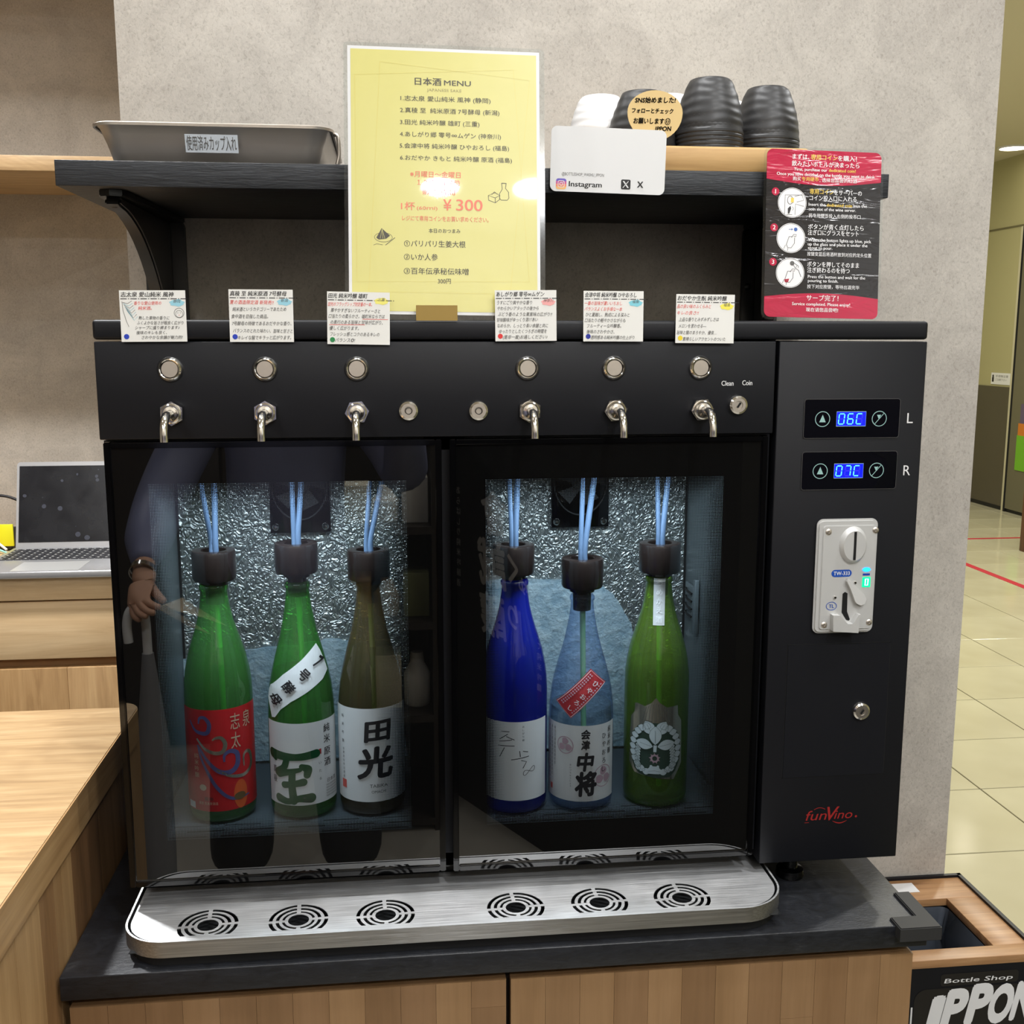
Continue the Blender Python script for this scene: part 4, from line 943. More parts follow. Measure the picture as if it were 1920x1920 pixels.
for P in [roundrect(x0 + .0055, x1 - .0055, y0 + .0030, y1 - .001, .045, 12, (0, 0, .0440, .0520))] + holes:
    s = cu.splines.new('POLY'); s.points.add(len(P) - 1); s.use_cyclic_u = True
    for k, (a, b) in enumerate(P): s.points[k].co = (a, b, 0, 1)
tmp = bpy.data.objects.new('plate', cu); COL.objects.link(tmp)
me = bpy.data.meshes.new_from_object(tmp.evaluated_get(bpy.context.evaluated_depsgraph_get())); bpy.data.objects.remove(tmp)
for vv in me.vertices: vv.co.z += .8290
me.materials.clear(); me.materials.append(M_steel); me.name = 'grille_plate'
place('grille_plate', me, TR)
M_wet = mat('wet_tray_floor', (60, 62, 64), .08, .6)
box('tray_floor', x0 + .01, x1 - .01, y0 + .01, y1 - .002, .8137, .8142, M_wet, TR)
for cx in cxs: boxes('drain_bar', [(cx - .012, cx + .012, cy - .006 + k * .005, cy - .0045 + k * .005, .8143, .8165) for k in range(3)], M_shelfin, TR)

# ------------------------------------------------------------------ sake bottles
def glassmat(name, col, edge, body=.12, rough=.02):
    m = bpy.data.materials.new(name); m.use_nodes = True; t = NT(m); t.n.remove(t.b); out = t.n['Material Output']
    lw = t.add('ShaderNodeLayerWeight', {'Blend': .35}).outputs['Facing']
    c = t.mix(t.math('POWER', lw, 1.6), lin(col), lin(edge))
    tr = t.add('ShaderNodeBsdfTransparent', {'Color': c}); df = t.add('ShaderNodeBsdfTranslucent', {'Color': lin(col)}); dd = t.add('ShaderNodeBsdfDiffuse', {'Color': lin(col)})
    b = t.add('ShaderNodeMixShader', {0: .5, 1: df.outputs[0], 2: dd.outputs[0]})
    a = t.add('ShaderNodeMixShader', {0: body, 1: tr.outputs[0], 2: b.outputs[0]})
    gl = t.add('ShaderNodeBsdfGlossy', {'Roughness': rough}); fz = t.add('ShaderNodeFresnel', {'IOR': 1.5}); bf = t.add('ShaderNodeNewGeometry').outputs['Backfacing']
    x = t.add('ShaderNodeMixShader', {0: t.math('MULTIPLY', fz.outputs[0], t.math('SUBTRACT', 1.0, bf)), 1: a.outputs[0], 2: gl.outputs[0]}); t.link(x.outputs[0], out.inputs[0])
    return m
G1 = glassmat('green_glass', (134, 214, 120), (40, 112, 44), .22); G2 = glassmat('olive_reflection_glass', (170, 152, 108), (74, 60, 34), .16)  # second: clear glass, the wood's olive reflection painted into its colour
G3 = glassmat('cobalt_glass', (44, 62, 206), (10, 14, 110), .40); G4 = glassmat('pale_blue_glass', (222, 232, 248), (160, 180, 216), .05); G5 = glassmat('yellow_green_glass', (176, 214, 96), (60, 96, 26), .22)
LQ = glassmat('clear_sake', (236, 240, 236), (190, 200, 196), .02); LQg = glassmat('sake_in_green', (196, 222, 150), (120, 150, 70), .04)
M_lab = mat('label_paper', (226, 226, 226), .5); M_labr = mat('label_red', (176, 26, 30), .4); M_bk = mat('brush_black', (26, 22, 24), .5)
M_foil = mat('silver_foil', (206, 196, 176), .25, .9); M_violet = mat('violet_foil', (110, 108, 160), .3, .6); M_gold = mat('pale_gold', (214, 190, 160), .35, .4)
M_emb = mat('emblem_white', (208, 220, 224), .5); M_embg = mat('emblem_line', (44, 66, 54), .5); M_dg = mat('die_cut_green', (14, 74, 40), .25); M_gl2 = mat('label_red_print', (170, 44, 50), .45); M_mon = mat('crest_mauve', (190, 158, 170), .5)
M_cap = mat('brown_black_cap', (30, 23, 21), .22); M_tube = mat('blue_tubing', (78, 98, 124), .45); t = NT(M_tube); t.b.inputs['Transmission Weight'].default_value = .0
PA = [(0, .006), (.020, .006), (.030, .0005), (.0355, .0005), (.0385, .004), (.0395, .010), (.0397, .09), (.0397, .150), (.0391, .165), (.0372, .180), (.0335, .198), (.0290, .213), (.0245, .227), (.0208, .240), (.0178, .254), (.0160, .268), (.0156, .276), (.0168, .277), (.0168, .281), (.0150, .284), (.0125, .284)]
PB = [(0, .006), (.020, .006), (.030, .0005), (.0355, .0005), (.0385, .004), (.0397, .010), (.0400, .08), (.0398, .120), (.0388, .140), (.0366, .160), (.0330, .178), (.0288, .195), (.0248, .210), (.0212, .224), (.0185, .238), (.0160, .252), (.0142, .266), (.0138, .276), (.0150, .277), (.0150, .281), (.0130, .284), (.0112, .284)]
def rad(prof, h):
    p = [q for q in prof if q[0] > 0 and q[1] >= .004]
    for a, b in zip(p, p[1:]):
        if a[1] <= h <= b[1] and b[1] > a[1]: return a[0] + (b[0] - a[0]) * (h - a[1]) / (b[1] - a[1])
    return p[0][0]
ZB = .8826
def bottle(x, y, prof, glass, liq, level, label, sx=1., sz=1.):
    T = thing('sake_bottle', label, 'bottle', (x, y, ZB))
    pr = [(r * sx, h * sz) for r, h in prof]
    lathe('glass_body', pr, glass, T, (0, 0, 0), 'Z', 56, local=True, ang=60)
    lp = [(max(r - .0022, 0), h) for r, h in pr if .006 <= h < level * sz]
    lp = [(0, .0085), (.030, .0085)] + [(r, max(h, .010)) for r, h in lp if r > .02 and h > .0095]
    rl = rad(pr, level * sz) - .0022; lp += [(rl, level * sz), (0, level * sz)]
    lathe('liquid', lp, liq, T, (0, 0, 0), 'Z', 48, local=True, ang=50)
    T['_'] = 0; del T['_']
    return T, pr
def wrap(x, R=.0400, a0=None):
    a0 = -x / 1.26 if a0 is None else a0
    return lambda u, v, w: ((R + .0003 + w) * math.sin(u / R + a0), -(R + .0003 + w) * math.cos(u / R + a0), v)
def proj(x, pr):
    a0 = -x / 1.26
    def f(u, v, w):
        R = rad(pr, v) + .0006; s = max(-.985, min(.985, u / R)); a = math.asin(s) + a0; return ((R + w) * math.sin(a), -(R + w) * math.cos(a), v)
    return f
def grid_poly(ik, P, m, w, step=.003):
    """fill polygon cut into horizontal strips so that it can follow a curved surface"""
    lo = min(p[1] for p in P); hi = max(p[1] for p in P); z = lo
    def cl(Q, lim, up):
        o = []
        for p0, p1 in zip(Q, Q[1:] + Q[:1]):
            a = p0[1] >= lim if up else p0[1] <= lim; b = p1[1] >= lim if up else p1[1] <= lim
            if a: o.append(p0)
            if a != b: s = (lim - p0[1]) / (p1[1] - p0[1]); o.append((p0[0] + s * (p1[0] - p0[0]), lim))
        return o
    while z < hi - 1e-6:
        Q = cl(cl(P, z, True), z + step, False)
        if len(Q) > 2: ik.poly(Q, m, w)
        z += step
# 1: green bottle, red label
T, pr = bottle(-.2150, .127, PA, G1, LQg, .205, 'green sake bottle with a red swirl-patterned label, first from the left')
ik = Ink(); ik.rect(-.056, .056, .0165, .1415, M_labr)
def sp(cx, cy, r, a0, a1, t0, m, grow=0., n=18):
    P = []; T_ = []
    for k in range(n + 1):
        s = k / n; a = a0 + (a1 - a0) * s; rr = r * (1 + grow * s); P.append((cx + rr * math.cos(a), cy + rr * math.sin(a))); T_.append(t0 * (.25 + .75 * math.sin(PI * min(1, s * .8 + .1))))
    ik.line(P, T_, m, .0003)
def px1(cx, cy): return ((cx - 487) / 5.05 * .000645, .1415 - (cy - 735) / 5.05 * .000655)
def sw(P, T_, m): ik.line([tuple(q)[:2] for q in catmull([(*px1(*p), 0) for p in P], 6)], T_, m, .0003)
def taper(n, a, k=6): return [a * (.2 + .8 * math.sin(PI * min(1, (i / ((n - 1) * k)) * .85 + .05))) for i in range((n - 1) * k + 1)]
for P, a, m in (([(285, 870), (300, 815), (350, 810), (390, 870), (370, 945), (310, 955), (240, 930), (180, 850)], .0050, M_violet), ([(410, 1020), (440, 1000), (490, 1000), (525, 1060), (500, 1130), (430, 1140), (340, 1100), (260, 1010)], .0048, M_foil),
                ([(510, 1230), (515, 1165), (570, 1135), (630, 1170), (630, 1270), (570, 1330), (470, 1320), (380, 1240), (265, 1070)], .0062, M_violet), ([(700, 1310), (700, 1210), (740, 1180), (790, 1220), (790, 1330), (700, 1390), (560, 1370), (440, 1300)], .0048, M_foil),
                ([(265, 1080), (300, 1200), (370, 1350), (430, 1460), (520, 1560), (620, 1600), (750, 1590)], .0042, M_violet)):
    sw(P, taper(len(P), a), m)
for x_, s_ in ((.0175, '志太'), (.0335, '泉')): ik.column(s_, x_, .136, .019, M_gold, .023, .0004, bold=-.002, kx=.62)
ik.disc(.0215, .034, .0090, mat('label_orange', (196, 84, 36), .45), .0002, 20, .018); ik.disc(.0200, .0320, .0075, mat('label_brown', (96, 74, 40), .5), .0004, 16, .0048)
ik.column('純米吟醸', -.031, .088, .0062, M_gold, .0078, .0003); ik.disc(-.0235, .046, .0045, M_gold, .0003, 12, .004); ik.text('風神', -.017, .032, .005, M_bk, al='C', w=.0003)
ik.text('清酒 志太泉酒造', -.018, .0265, .0034, M_gold, al='C', w=.0003, width=.024); ik.rect(-.048, -.036, .018, .026, M_lab, .0004)
ik.build('front_label', T, wrap(-.2150), cut=.003)
# 2: green bottle, white label with a big character and a slanted neck band
T, pr = bottle(-.1180, .127, PB, G1, LQg, .176, 'green sake bottle with a white label and a slanted white neck band')
ik = Ink(); ik.rect(-.0515, .0535, .0190, .1210, M_lab)
def b2(cx, cy):
    dx = (cx / 5.333 - 85) * .000645; return (.0400 * math.asin(max(-.97, min(.97, dx / .0400))), .115 - (cy / 5.333 - 145) * .000688)
def brush(P, T_, m, f, w=.0003):
    Q = catmull([(*f(*p), 0) for p in P], 5); n = len(Q); k = len(T_) - 1
    tt = [T_[min(k - 1, int(i / (n - 1) * k))] + (T_[min(k, int(i / (n - 1) * k) + 1)] - T_[min(k - 1, int(i / (n - 1) * k))]) * (i / (n - 1) * k - min(k - 1, int(i / (n - 1) * k))) for i in range(n)]
    ik.line([(q[0], q[1]) for q in Q], tt, m, w); ik.disc(Q[0][0], Q[0][1], tt[0] / 2, m, w + .00003, 14); ik.disc(Q[-1][0], Q[-1][1], tt[-1] / 2, m, w + .00003, 14)
for P, T_ in (([(165, 1035), (380, 1048), (580, 1030)], [.0120, .0085, .0105]), ([(170, 1050), (195, 1080)], [.009, .006]), ([(300, 1060), (270, 1150), (215, 1205)], [.0080, .0085, .0105]), ([(225, 1222), (300, 1195), (420, 1170)], [.0085, .0080, .0055]),
             ([(440, 1140), (495, 1170), (488, 1225)], [.0070, .0105, .0085]), ([(345, 1200), (340, 1330), (352, 1470)], [.0085, .0090, .0100]), ([(270, 1320), (340, 1310), (450, 1290)], [.0085, .0075, .0095]), ([(215, 1455), (300, 1478), (400, 1450), (520, 1450)], [.0105, .0080, .0085, .0120])):
    brush(P, T_, M_dg, b2)
for s_, z_ in (('純', .110), ('米', .0965), ('原', .0815), ('酒', .068)): ik.text(s_, .0315, z_, .0098, M_bk, al='C', w=.0003, bold=.02, width=.0105)
ik.column('いたる', .0205, .074, .0036, M_bk, .0098, .0003); ik.rect(.0195, .0225, .0800, .0865, M_gl2, .0003)
ik.column('真稜', -.0375, .0680, .0088, M_bk, .012, .0003, bold=.006, kx=.7); ik.text('日本酒', .0385, .0440, .0050, M_bk, al='C', w=.0003, width=.016)
for k in range(5): ik.text('製造者 逸見酒造株式会社', .0385, .0385 - k * .0034, .0022, M_inkg, al='C', w=.0003, width=.020)
ik.text('製造年月', .0040, .0285, .0024, M_inkg, al='C', w=.0003); ik.text('24.09', .0040, .0245, .0030, M_bk, al='C', w=.0003, bold=.02)
ik.build('front_label', T, wrap(-.1180), cut=.003)
ik = Ink()
Q = [(.0215, .2135), (.0270, .2050), (.0325, .1860), (.0355, .1790), (.0160, .1600), (-.0080, .1475), (-.0255, .1330), (-.0330, .1240), (-.0375, .1180), (-.0388, .1290), (-.0385, .1500), (-.0310, .1660), (-.0150, .1800), (.0040, .1940)]
Q = [(.0195, .2110), (.0240, .2020), (.0290, .1880), (.0320, .1770), (.0260, .1690), (.0080, .1580), (-.0120, .1470), (-.0240, .1370), (-.0310, .1260), (-.0345, .1250), (-.0390, .1500), (-.0350, .1620), (-.0200, .1780), (.0020, .1950)]
grid_poly(ik, Q, M_lab, 0.)
for s_, u_, z_ in (('7', .0205, .1900), ('号', .0040, .1780), ('酵', -.0135, .1640), ('母', -.0285, .1485)): ik.text(s_, u_, z_, .0125, M_bk, al='C', w=.0012, bold=.025, rot=-.85, width=.0125 if s_ != '7' else .007)
ik.build('neck_band', T, proj(-.1180, pr), cut=.003)
# 3: clear bottle, olive reflection painted in, white label with two brush characters
T, pr = bottle(-.0345, .127, PB, G2, LQg, .20, 'reflection-tinted olive sake bottle with a white label and two black brush characters')
ik = Ink(); ik.rect(-.056, .056, .0195, .1360, M_lab)
ik.text('田', .0075, .1080, .0250, M_bk, width=.032, al='C', w=.0003, bold=.035, skew=.12, rot=.06); ik.text('光', .0045, .0680, .0360, M_bk, width=.044, al='C', w=.0003, bold=.035, skew=.12, rot=.05)
ik.text('TABIKA', .0075, .0395, .0042, M_bk, width=.0215, al='C', w=.0003); ik.text('OMACHI', .0075, .0320, .0034, M_bk, width=.0175, al='C', w=.0003)
ik.column('純米吟醸', -.0395, .1290, .0040, M_bk, .0105, .0003); ik.column('合資会社早川酒造', -.0390, .0850, .0030, M_bk, .0050, .0003); ik.rect(-.0425, -.0345, .0335, .0440, M_red, .0003)
ik.build('front_label', T, wrap(-.0345), cut=.003)
# 4: cobalt bottle
T, pr = bottle(.1400, .112, PA, G3, LQ, .19, 'dark cobalt blue sake bottle with a white label and thin brush strokes')
ik = Ink(); ik.rect(-.050, .0470, .0190, .1180, M_lab)
for P in ([(-.016, .1060), (-.006, .1060)], [(-.008, .1030), (-.018, .0960)], [(-.010, .1000), (.000, .0960)], [(-.019, .0930), (-.003, .0960)], [(-.020, .0880), (.000, .0885)], [(-.012, .0860), (-.018, .0740)], [(.006, .0820), (.007, .0745)], [(.010, .0815), (.0165, .0800)], [(-.004, .0710), (.0175, .0745)], [(.008, .0700), (.0145, .0680), (.0100, .0600)]): ik.line(P, .0009, M_bk, .0003)
ik.line([(.0180 + .0068 * math.cos(a) * 1.1, .0560 + .0030 * math.sin(2 * a) + .003 * math.cos(a)) for a in [2 * PI * k / 30 for k in range(31)]], .0006, M_bk, .0003)
ik.column('あしがり郷', .0105, .1140, .0026, M_bk, .0042, .0003)
ik.build('front_label', T, wrap(.1400), cut=.003)
# 5: pale blue bottle
T, pr = bottle(.2225, .112, PB, G4, LQ, .136, 'pale blue sake bottle with crest-printed label and a slanted red sticker', 1.0, .925)
ik = Ink(); ik.rect(-.0540, .0520, .0140, .1100, M_lab)
for cx, cz, r in ((-.0195, .0840, .0105), (.0300, .0440, .0135)):
    ik.ring(cx, cz, r, .0011, M_mon, .0002, 36)
    for k in range(3):
        a = PI / 2 + k * 2 * PI / 3; ux, uz = cx + r * .48 * math.cos(a), cz + r * .48 * math.sin(a)
        ik.poly([(ux + r * (.40 + .05 * math.cos(3 * b)) * math.cos(b), uz + r * .40 * math.sin(b)) for b in [2 * PI * i / 20 for i in range(20)]], M_mon, .0002)
ik.text('会', .0060, .0990, .0110, M_bk, al='C', w=.0004, bold=.035, width=.0115, skew=.1); ik.text('津', .0060, .0855, .0110, M_bk, al='C', w=.0004, bold=.035, width=.0105, skew=.1)
ik.text('中', .0060, .0640, .0210, M_bk, al='C', w=.0004, bold=.045, width=.0200, skew=.12); ik.text('将', .0070, .0360, .0280, M_bk, al='C', w=.0004, bold=.045, width=.0270, skew=.1, rot=.05)
ik.column('純米吟醸', .0400, .1060, .0072, M_bk, .0092, .0003, bold=.01, kx=.8); ik.column('ひやおろし', .0305, .1000, .0072, M_bk, .0105, .0003, bold=.01, kx=.8)
ik.column('あいづちゅうじょう', -.0120, .0620, .0022, M_inkg, .0034, .0003)
for k, u_ in enumerate((-.0460, -.0405, -.0350)): ik.column('鶴乃江酒造株式会社会津若松市七日町'[:16 - k * 3], u_, .1050, .0036, M_inkg, .0050, .0003, kx=.7)
ik.rect(-.0440, -.0395, .0230, .0300, M_red, .0003)
ik.build('front_label', T, wrap(.2225), cut=.003)
ik = Ink()
def rq(cx, cz, w_, h_, a): return [(cx + x * math.cos(a) - z * math.sin(a), cz + x * math.sin(a) + z * math.cos(a)) for x, z in ((-w_, -h_), (w_, -h_), (w_, h_), (-w_, h_))]
aa = .78; c5, z5 = -.0005, .1480
grid_poly(ik, rq(c5, z5, .0290, .0128, aa), M_gl2, 0.)
ik.line(rq(c5, z5, .0278, .0116, aa), .0006, M_lab, .0008, True)
for k, s_ in enumerate('ひやおろし'):
    d_ = .0205 - k * .0102; ik.text(s_, c5 + d_ * math.cos(aa) + .0026, z5 + d_ * math.sin(aa) - .0026, .0064, M_lab, al='C', w=.0010, bold=.015, rot=aa - PI / 2 + .3)
for row in (.0088, .0062, -.0088):
    for k in range(16): d_ = .0240 - k * .0031; ik.rect(c5 + d_ * math.cos(aa) - row * math.sin(aa) - .0008, c5 + d_ * math.cos(aa) - row * math.sin(aa) + .0008, z5 + d_ * math.sin(aa) + row * math.cos(aa) - .0008, z5 + d_ * math.sin(aa) + row * math.cos(aa) + .0008, M_mon, .0009)
ik.build('sticker', T, proj(.2225, pr), cut=.003)
# 6: yellow-green bottle with a printed crest
T, pr = bottle(.3170, .112, PA, G5, LQg, .176, 'yellow-green sake bottle with a white leaf crest and a silver neck strip, rightmost')
def e6(cx, cy): return ((cx - 603) / 7.383 * .000640, (1540 - 1280 - cy / 7.383) * .000660 + .0005)
ik = Ink()
def E(P, m, w, close=True): ik.poly([e6(*p) for p in P], m, w)
E([(290, 455), (340, 450), (450, 475), (540, 420), (603, 345), (660, 420), (760, 480), (860, 470), (925, 465), (935, 600), (1000, 690), (1010, 900), (1020, 1300), (880, 1515), (300, 1440), (195, 1310), (200, 900), (215, 660), (285, 580)], M_foil, 0.)
E([(603, 700), (740, 712), (860, 770), (950, 880), (985, 1050), (975, 1250), (900, 1400), (820, 1470), (603, 1480), (380, 1440), (300, 1370), (240, 1230), (232, 1050), (255, 880), (340, 770), (460, 712)], M_embg, .0003)
for k in range(9): a_ = (k - 4) * .13; ik.line([e6(603 + 360 * math.sin(a_) * 1.1, 690), e6(603 + 260 * math.sin(a_), 480 - 50 * math.cos(a_ * 3))], .0004, M_inkg, .0002)
def leaf(cx, cy, L, Wd, a, m=M_emb, w=.0007, vein=True):
    P = []
    for s in range(9): t_ = s / 8; P.append((t_ * L, Wd * math.sin(PI * t_) ** .8))
    for s in range(7, 0, -1): t_ = s / 8; P.append((t_ * L, -Wd * math.sin(PI * t_) ** .8))
    Q = [(cx + x * math.cos(a) - y * math.sin(a), cy - (x * math.sin(a) + y * math.cos(a))) for x, y in P]
    ik.poly([e6(*p) for p in Q], m, w); ik.line([e6(*p) for p in Q], .0003, M_embg, w + .0002, True)
    if vein: ik.line([e6(cx + L * .1 * math.cos(a), cy - L * .1 * math.sin(a)), e6(cx + L * .75 * math.cos(a), cy - L * .75 * math.sin(a))], .0003, M_embg, w + .0003)
for sgn in (-1, 1):
    for k in range(11):      # outer frond
        f = k / 10; ang = math.radians(75 - 150 * f); ex = 603 + sgn * (290 * math.cos(ang) + 30); ey = 1060 - 300 * math.sin(ang) * 1.05 + 40 * f
        leaf(ex - sgn * 45, ey, 120, 48, PI / 2 - sgn * (PI / 2 - .2 + .0 * k) + (0 if sgn > 0 else 0), vein=False)
    for k in range(9):       # inner frond
        ex = 603 + sgn * (190 + 14 * math.sin(k / 8 * PI)); ey = 1050 + k * 40; leaf(ex, ey, 95, 34, 0.25 if sgn > 0 else PI - .25, vein=False)
    leaf(603 + sgn * 40, 860, 210, 85, math.radians(60) if sgn > 0 else math.radians(120))
    leaf(603 + sgn * 30, 1030, 250, 75, math.radians(12) if sgn > 0 else math.radians(168), w=.0011)
leaf(603, 1005, 265, 84, PI / 2, w=.0012)
E([(580, 1010), (626, 1010), (620, 1105), (580, 1105)], M_emb, .0014)
u, v = e6(600, 1200); ik.ring(u, v, .0040, .0022, M_mon, .0006, 24)
for k in range(9): a_ = 2 * PI * k / 9; ik.poly([(u + .0045 * math.cos(a_), v + .0045 * math.sin(a_)), (u + .0072 * math.cos(a_ + .25), v + .0072 * math.sin(a_ + .25)), (u + .0045 * math.cos(a_ + .45), v + .0045 * math.sin(a_ + .45))], M_mon, .0006)
E([(480, 1375), (530, 1330), (540, 1295), (565, 1295), (575, 1310), (625, 1310), (640, 1293), (660, 1300), (665, 1335), (715, 1380), (670, 1420), (520, 1420)], M_emb, .0012)
ik.line([e6(520, 1385), e6(600, 1372), e6(680, 1385)], .0003, M_embg, .0015)
ik.build('crest_label', T, wrap(.3170), cut=.003)
ik = Ink(); M_slv = mat('silver_strip', (200, 200, 200), .4, .3)
grid_poly(ik, [(-.0060, .2270), (.0078, .2270), (.0078, .2840), (-.0060, .2840)], M_slv, 0., .004)
for k, s_ in enumerate('つめかえ酒'): ik.text(s_, .0010, .2770 - k * .0108, .0070, M_lab, al='C', w=.0008, bold=.0)
ik.build('neck_strip', T, proj(.3170, pr), cut=.003)
# stoppers with their tubes
for i, (x, y, zt, tops, pos) in enumerate(((-.2135, .127, 1.2062, ((-.2200, .1), (-.2090, .13)), 'bottle with a red label'), (-.1180, .127, 1.2130, ((-.1200, .12), (-.1090, .13)), 'green bottle with the slanted white band'),
      (-.0335, .127, 1.2030, ((-.0290, .12), (-.0130, .13)), 'reflection-tinted olive bottle'), (.1385, .112, 1.2085, ((.1340, .12), (.1450, .12)), 'cobalt blue bottle'), (.2222, .112, 1.1900, ((.2235, .12), (.2385, .12)), 'pale blue bottle'), (.3172, .112, 1.2065, ((.3140, .12), (.3290, .12)), 'rightmost yellow-green bottle'))):
    T = thing('bottle_stopper', 'dark stopper with two blue tubes on the ' + pos, 'stopper', (x, y, zt - .038))
    lathe('cap', [(0, -.026), (.0108, -.026), (.0112, -.004), (.0150, -.003), (.0155, .0005), (.0238, .0025), (.0252, .0055), (.0254, .0350), (.0246, .0375), (.0230, .0380), (.0150, .0380), (.0142, .0370), (.0140, .0330), (0, .0330)], M_cap, T, local=True, ang=30, seg=56)
    for k, (tx, ty) in enumerate(tops):
        sx = -.0022 if k == 0 else .0028
        tube('tube', [(x + sx, y, zt - .006), (x + sx * 1.0, y, zt + .012), (x + (tx - x) * .45 + sx * .5, y + (ty - y) * .5, zt + (1.30 - zt) * .5), (tx, ty, 1.300), (tx, ty, 1.3295)], .0036 if k else .0030, M_tube, T, 10, spline=5)
    tube('dip_tube', [(x + .001, y, zt - .064), (x + .003, y + .002, zt - .16), (x + .005, y - .002, ZB + .014)], .0034, mat('clear_green_tube', (150, 210, 150), .4), T, 10, spline=6)

# ------------------------------------------------------------------ bin beside the worktop
B = thing('waste_bin', 'black waste bin with a walnut rim, open top and a shop sticker on its front', 'bin', (.75, .26, 0))
bx0, bx1, by0, by1, bz = .600, .889, .157, .3785, .600
boxes('bin_body', [(bx0, bx0 + .006, by0 + .001, by1, .0, bz + .004), (bx1 - .006, bx1, by0 + .001, by1, .0, bz + .004), (bx0, bx1, by1 - .006, by1, .0, bz + .004), (bx0, bx1, by0 + .0006, by0 + .007, .0, bz - .012), (bx0, bx1, by0, by1, 0, .01)], M_powder, B)
ox0, ox1, oy0, oy1 = .655, .832, .183, .3125
for nm, b in (('rim_board', (bx0 + .006, bx1 - .006, by0, oy0, bz - .012, bz)), ('rim_board', (bx0 + .006, bx1 - .006, oy1, by1 - .006, bz - .012, bz)), ('rim_board', (bx0 + .006, ox0, oy0, oy1, bz - .012, bz)), ('rim_board', (ox1, bx1 - .006, oy0, oy1, bz - .012, bz))):
    box(nm, *b, M_walnut, B, .0006)
M_bag = glassmat('bin_liner_film', (150, 160, 176), (110, 120, 140), .45, .2)
bm = bmesh.new(); rings = []; random.seed(11)
for k in range(9):
    g = .0015 + .006 * (k > 0) * abs(math.sin(k * 1.7)); z = bz - .012 - k * .035
    P = roundrect(ox0 + g, ox1 - g, oy0 + g, oy1 - g, .012, 6)
    rings.append([bm.verts.new((a + random.uniform(-.004, .004) * (k > 0), b + random.uniform(-.004, .004) * (k > 0), z)) for a, b in P])
for a, b in zip(rings, rings[1:]):
    for i in range(len(a)): bm.faces.new((a[i], a[(i + 1) % len(a)], b[(i + 1) % len(a)], b[i]))
bm.faces.new(rings[-1]); bmobj('bin_liner', bm, M_bag, B, True)
tag(box('paper_note', .690, .800, .3345, .362, bz + .0002, bz + .0008, M_white), 'small white paper note lying on the back rim of the bin', 'note')
ik = Ink(); M_stk = mat('sticker_black', (32, 30, 29), .3)
ik.poly(roundrect(.7420, .8570, .5590, .5775, .005, 5), M_stk); ik.poly(roundrect(.705, .8995 - .013, .43, .5560, .018, 6), M_stk)
ik.text('Bottle Shop', .7480, .5670, .0066, M_let, width=.1010, bold=.01, skew=.25, w=.0003)
for s_, x_, z_, w_, h_ in (('I', .7270, .5150, .020, .052), ('P', .7490, .5225, .034, .054), ('P', .7850, .5280, .034, .054), ('O', .8160, .5260, .036, .052), ('N', .8520, .5290, .032, .052)): ik.text(s_, x_, z_, h_, M_let, width=w_, bold=.055, skew=.25, w=.0003, rot=.05)
ik.rect(.701 - .0, .7035, .40, .530, M_lab)
ik.build('shop_sticker', B, lambda u, v, w: (u, .1572 - w, v), local=False)

# ------------------------------------------------------------------ behind the camera: what the glass doors mirror
BC = thing('back_cabinet', 'long low dark cabinet across the shop, behind the place the picture is taken from', 'cabinet', (-.7, -2.8, 0))
M_bc = mat('dark_cabinet_brown', (40, 32, 27), .5)
box('carcass', -3.05, 1.85, -3.0, -2.60, .08, 1.33, M_bc, BC); box('plinth', -3.0, 1.8, -2.95, -2.64, 0, .08, M_dark, BC); box('worktop', -3.08, 1.88, -3.02, -2.57, 1.33, 1.36, M_dwood, BC)
for i in range(8): box('door', -3.03 + i * .61, -3.03 + i * .61 + .60, -2.60, -2.585, .10, 1.32, M_bc, BC, .002)
R = thing('display_rack', 'dark display rack with a calligraphy panel, seen only as a reflection in the glass doors', 'rack', (.3, -2.05, 0))
M_dk = mat('dark_rack_wood', (34, 26, 20), .5)
for z in (.02, .34, .62, .90): box('rack_board', -.16, .10, -2.25, -1.86, z, z + .022, M_dk, R)
box('side_board', -.18, -.16, -2.25, -1.86, 0, 1.25, M_dk, R); box('side_board', .10, .12, -2.25, -1.86, 0, 1.25, M_dk, R); box('back_board', -.18, .12, -2.27, -2.25, 0, 1.25, M_dk, R)
prism('dark_panel', [(.125, -2.25), (.13, -2.20), (.473, -1.56), (.80, -1.25), (1.75, -1.25), (1.75, -2.25)], 0, 1.34, mat('panel_black', (12, 9, 8), .7), R, 'XY')
ik = Ink(); M_cal = mat('calligraphy_grey', (232, 226, 216), .6)
for s_, x_, z_, h_ in (('會', .395, .945, .12), ('誠', .41, .795, .13), ('醸', .405, .64, .12), ('く', .30, .80, .08), ('ゆ', .25, .76, .045), ('り', .30, .66, .07)): ik.text(s_, x_, z_, h_, M_cal, al='C', bold=.03, skew=.15)
ik.column('しぼりたて純米吟醸', .17, .74, .020, M_cal, .030); ik.column('あらばしり純米吟醸酒', .595, 1.01, .022, M_cal, .032)
ik.build('calligraphy', R, lambda u, v, w: (.473 - u * .4724 - .0026 - w * .88, -1.56 - u * .8814 + .0014 + w * .47, v), local=False)
random.seed(4)
M_bx = [mat('box_%d' % i, c, .6) for i, c in enumerate(((196, 186, 160), (150, 120, 70), (210, 206, 196), (120, 124, 80)))]
k = 0
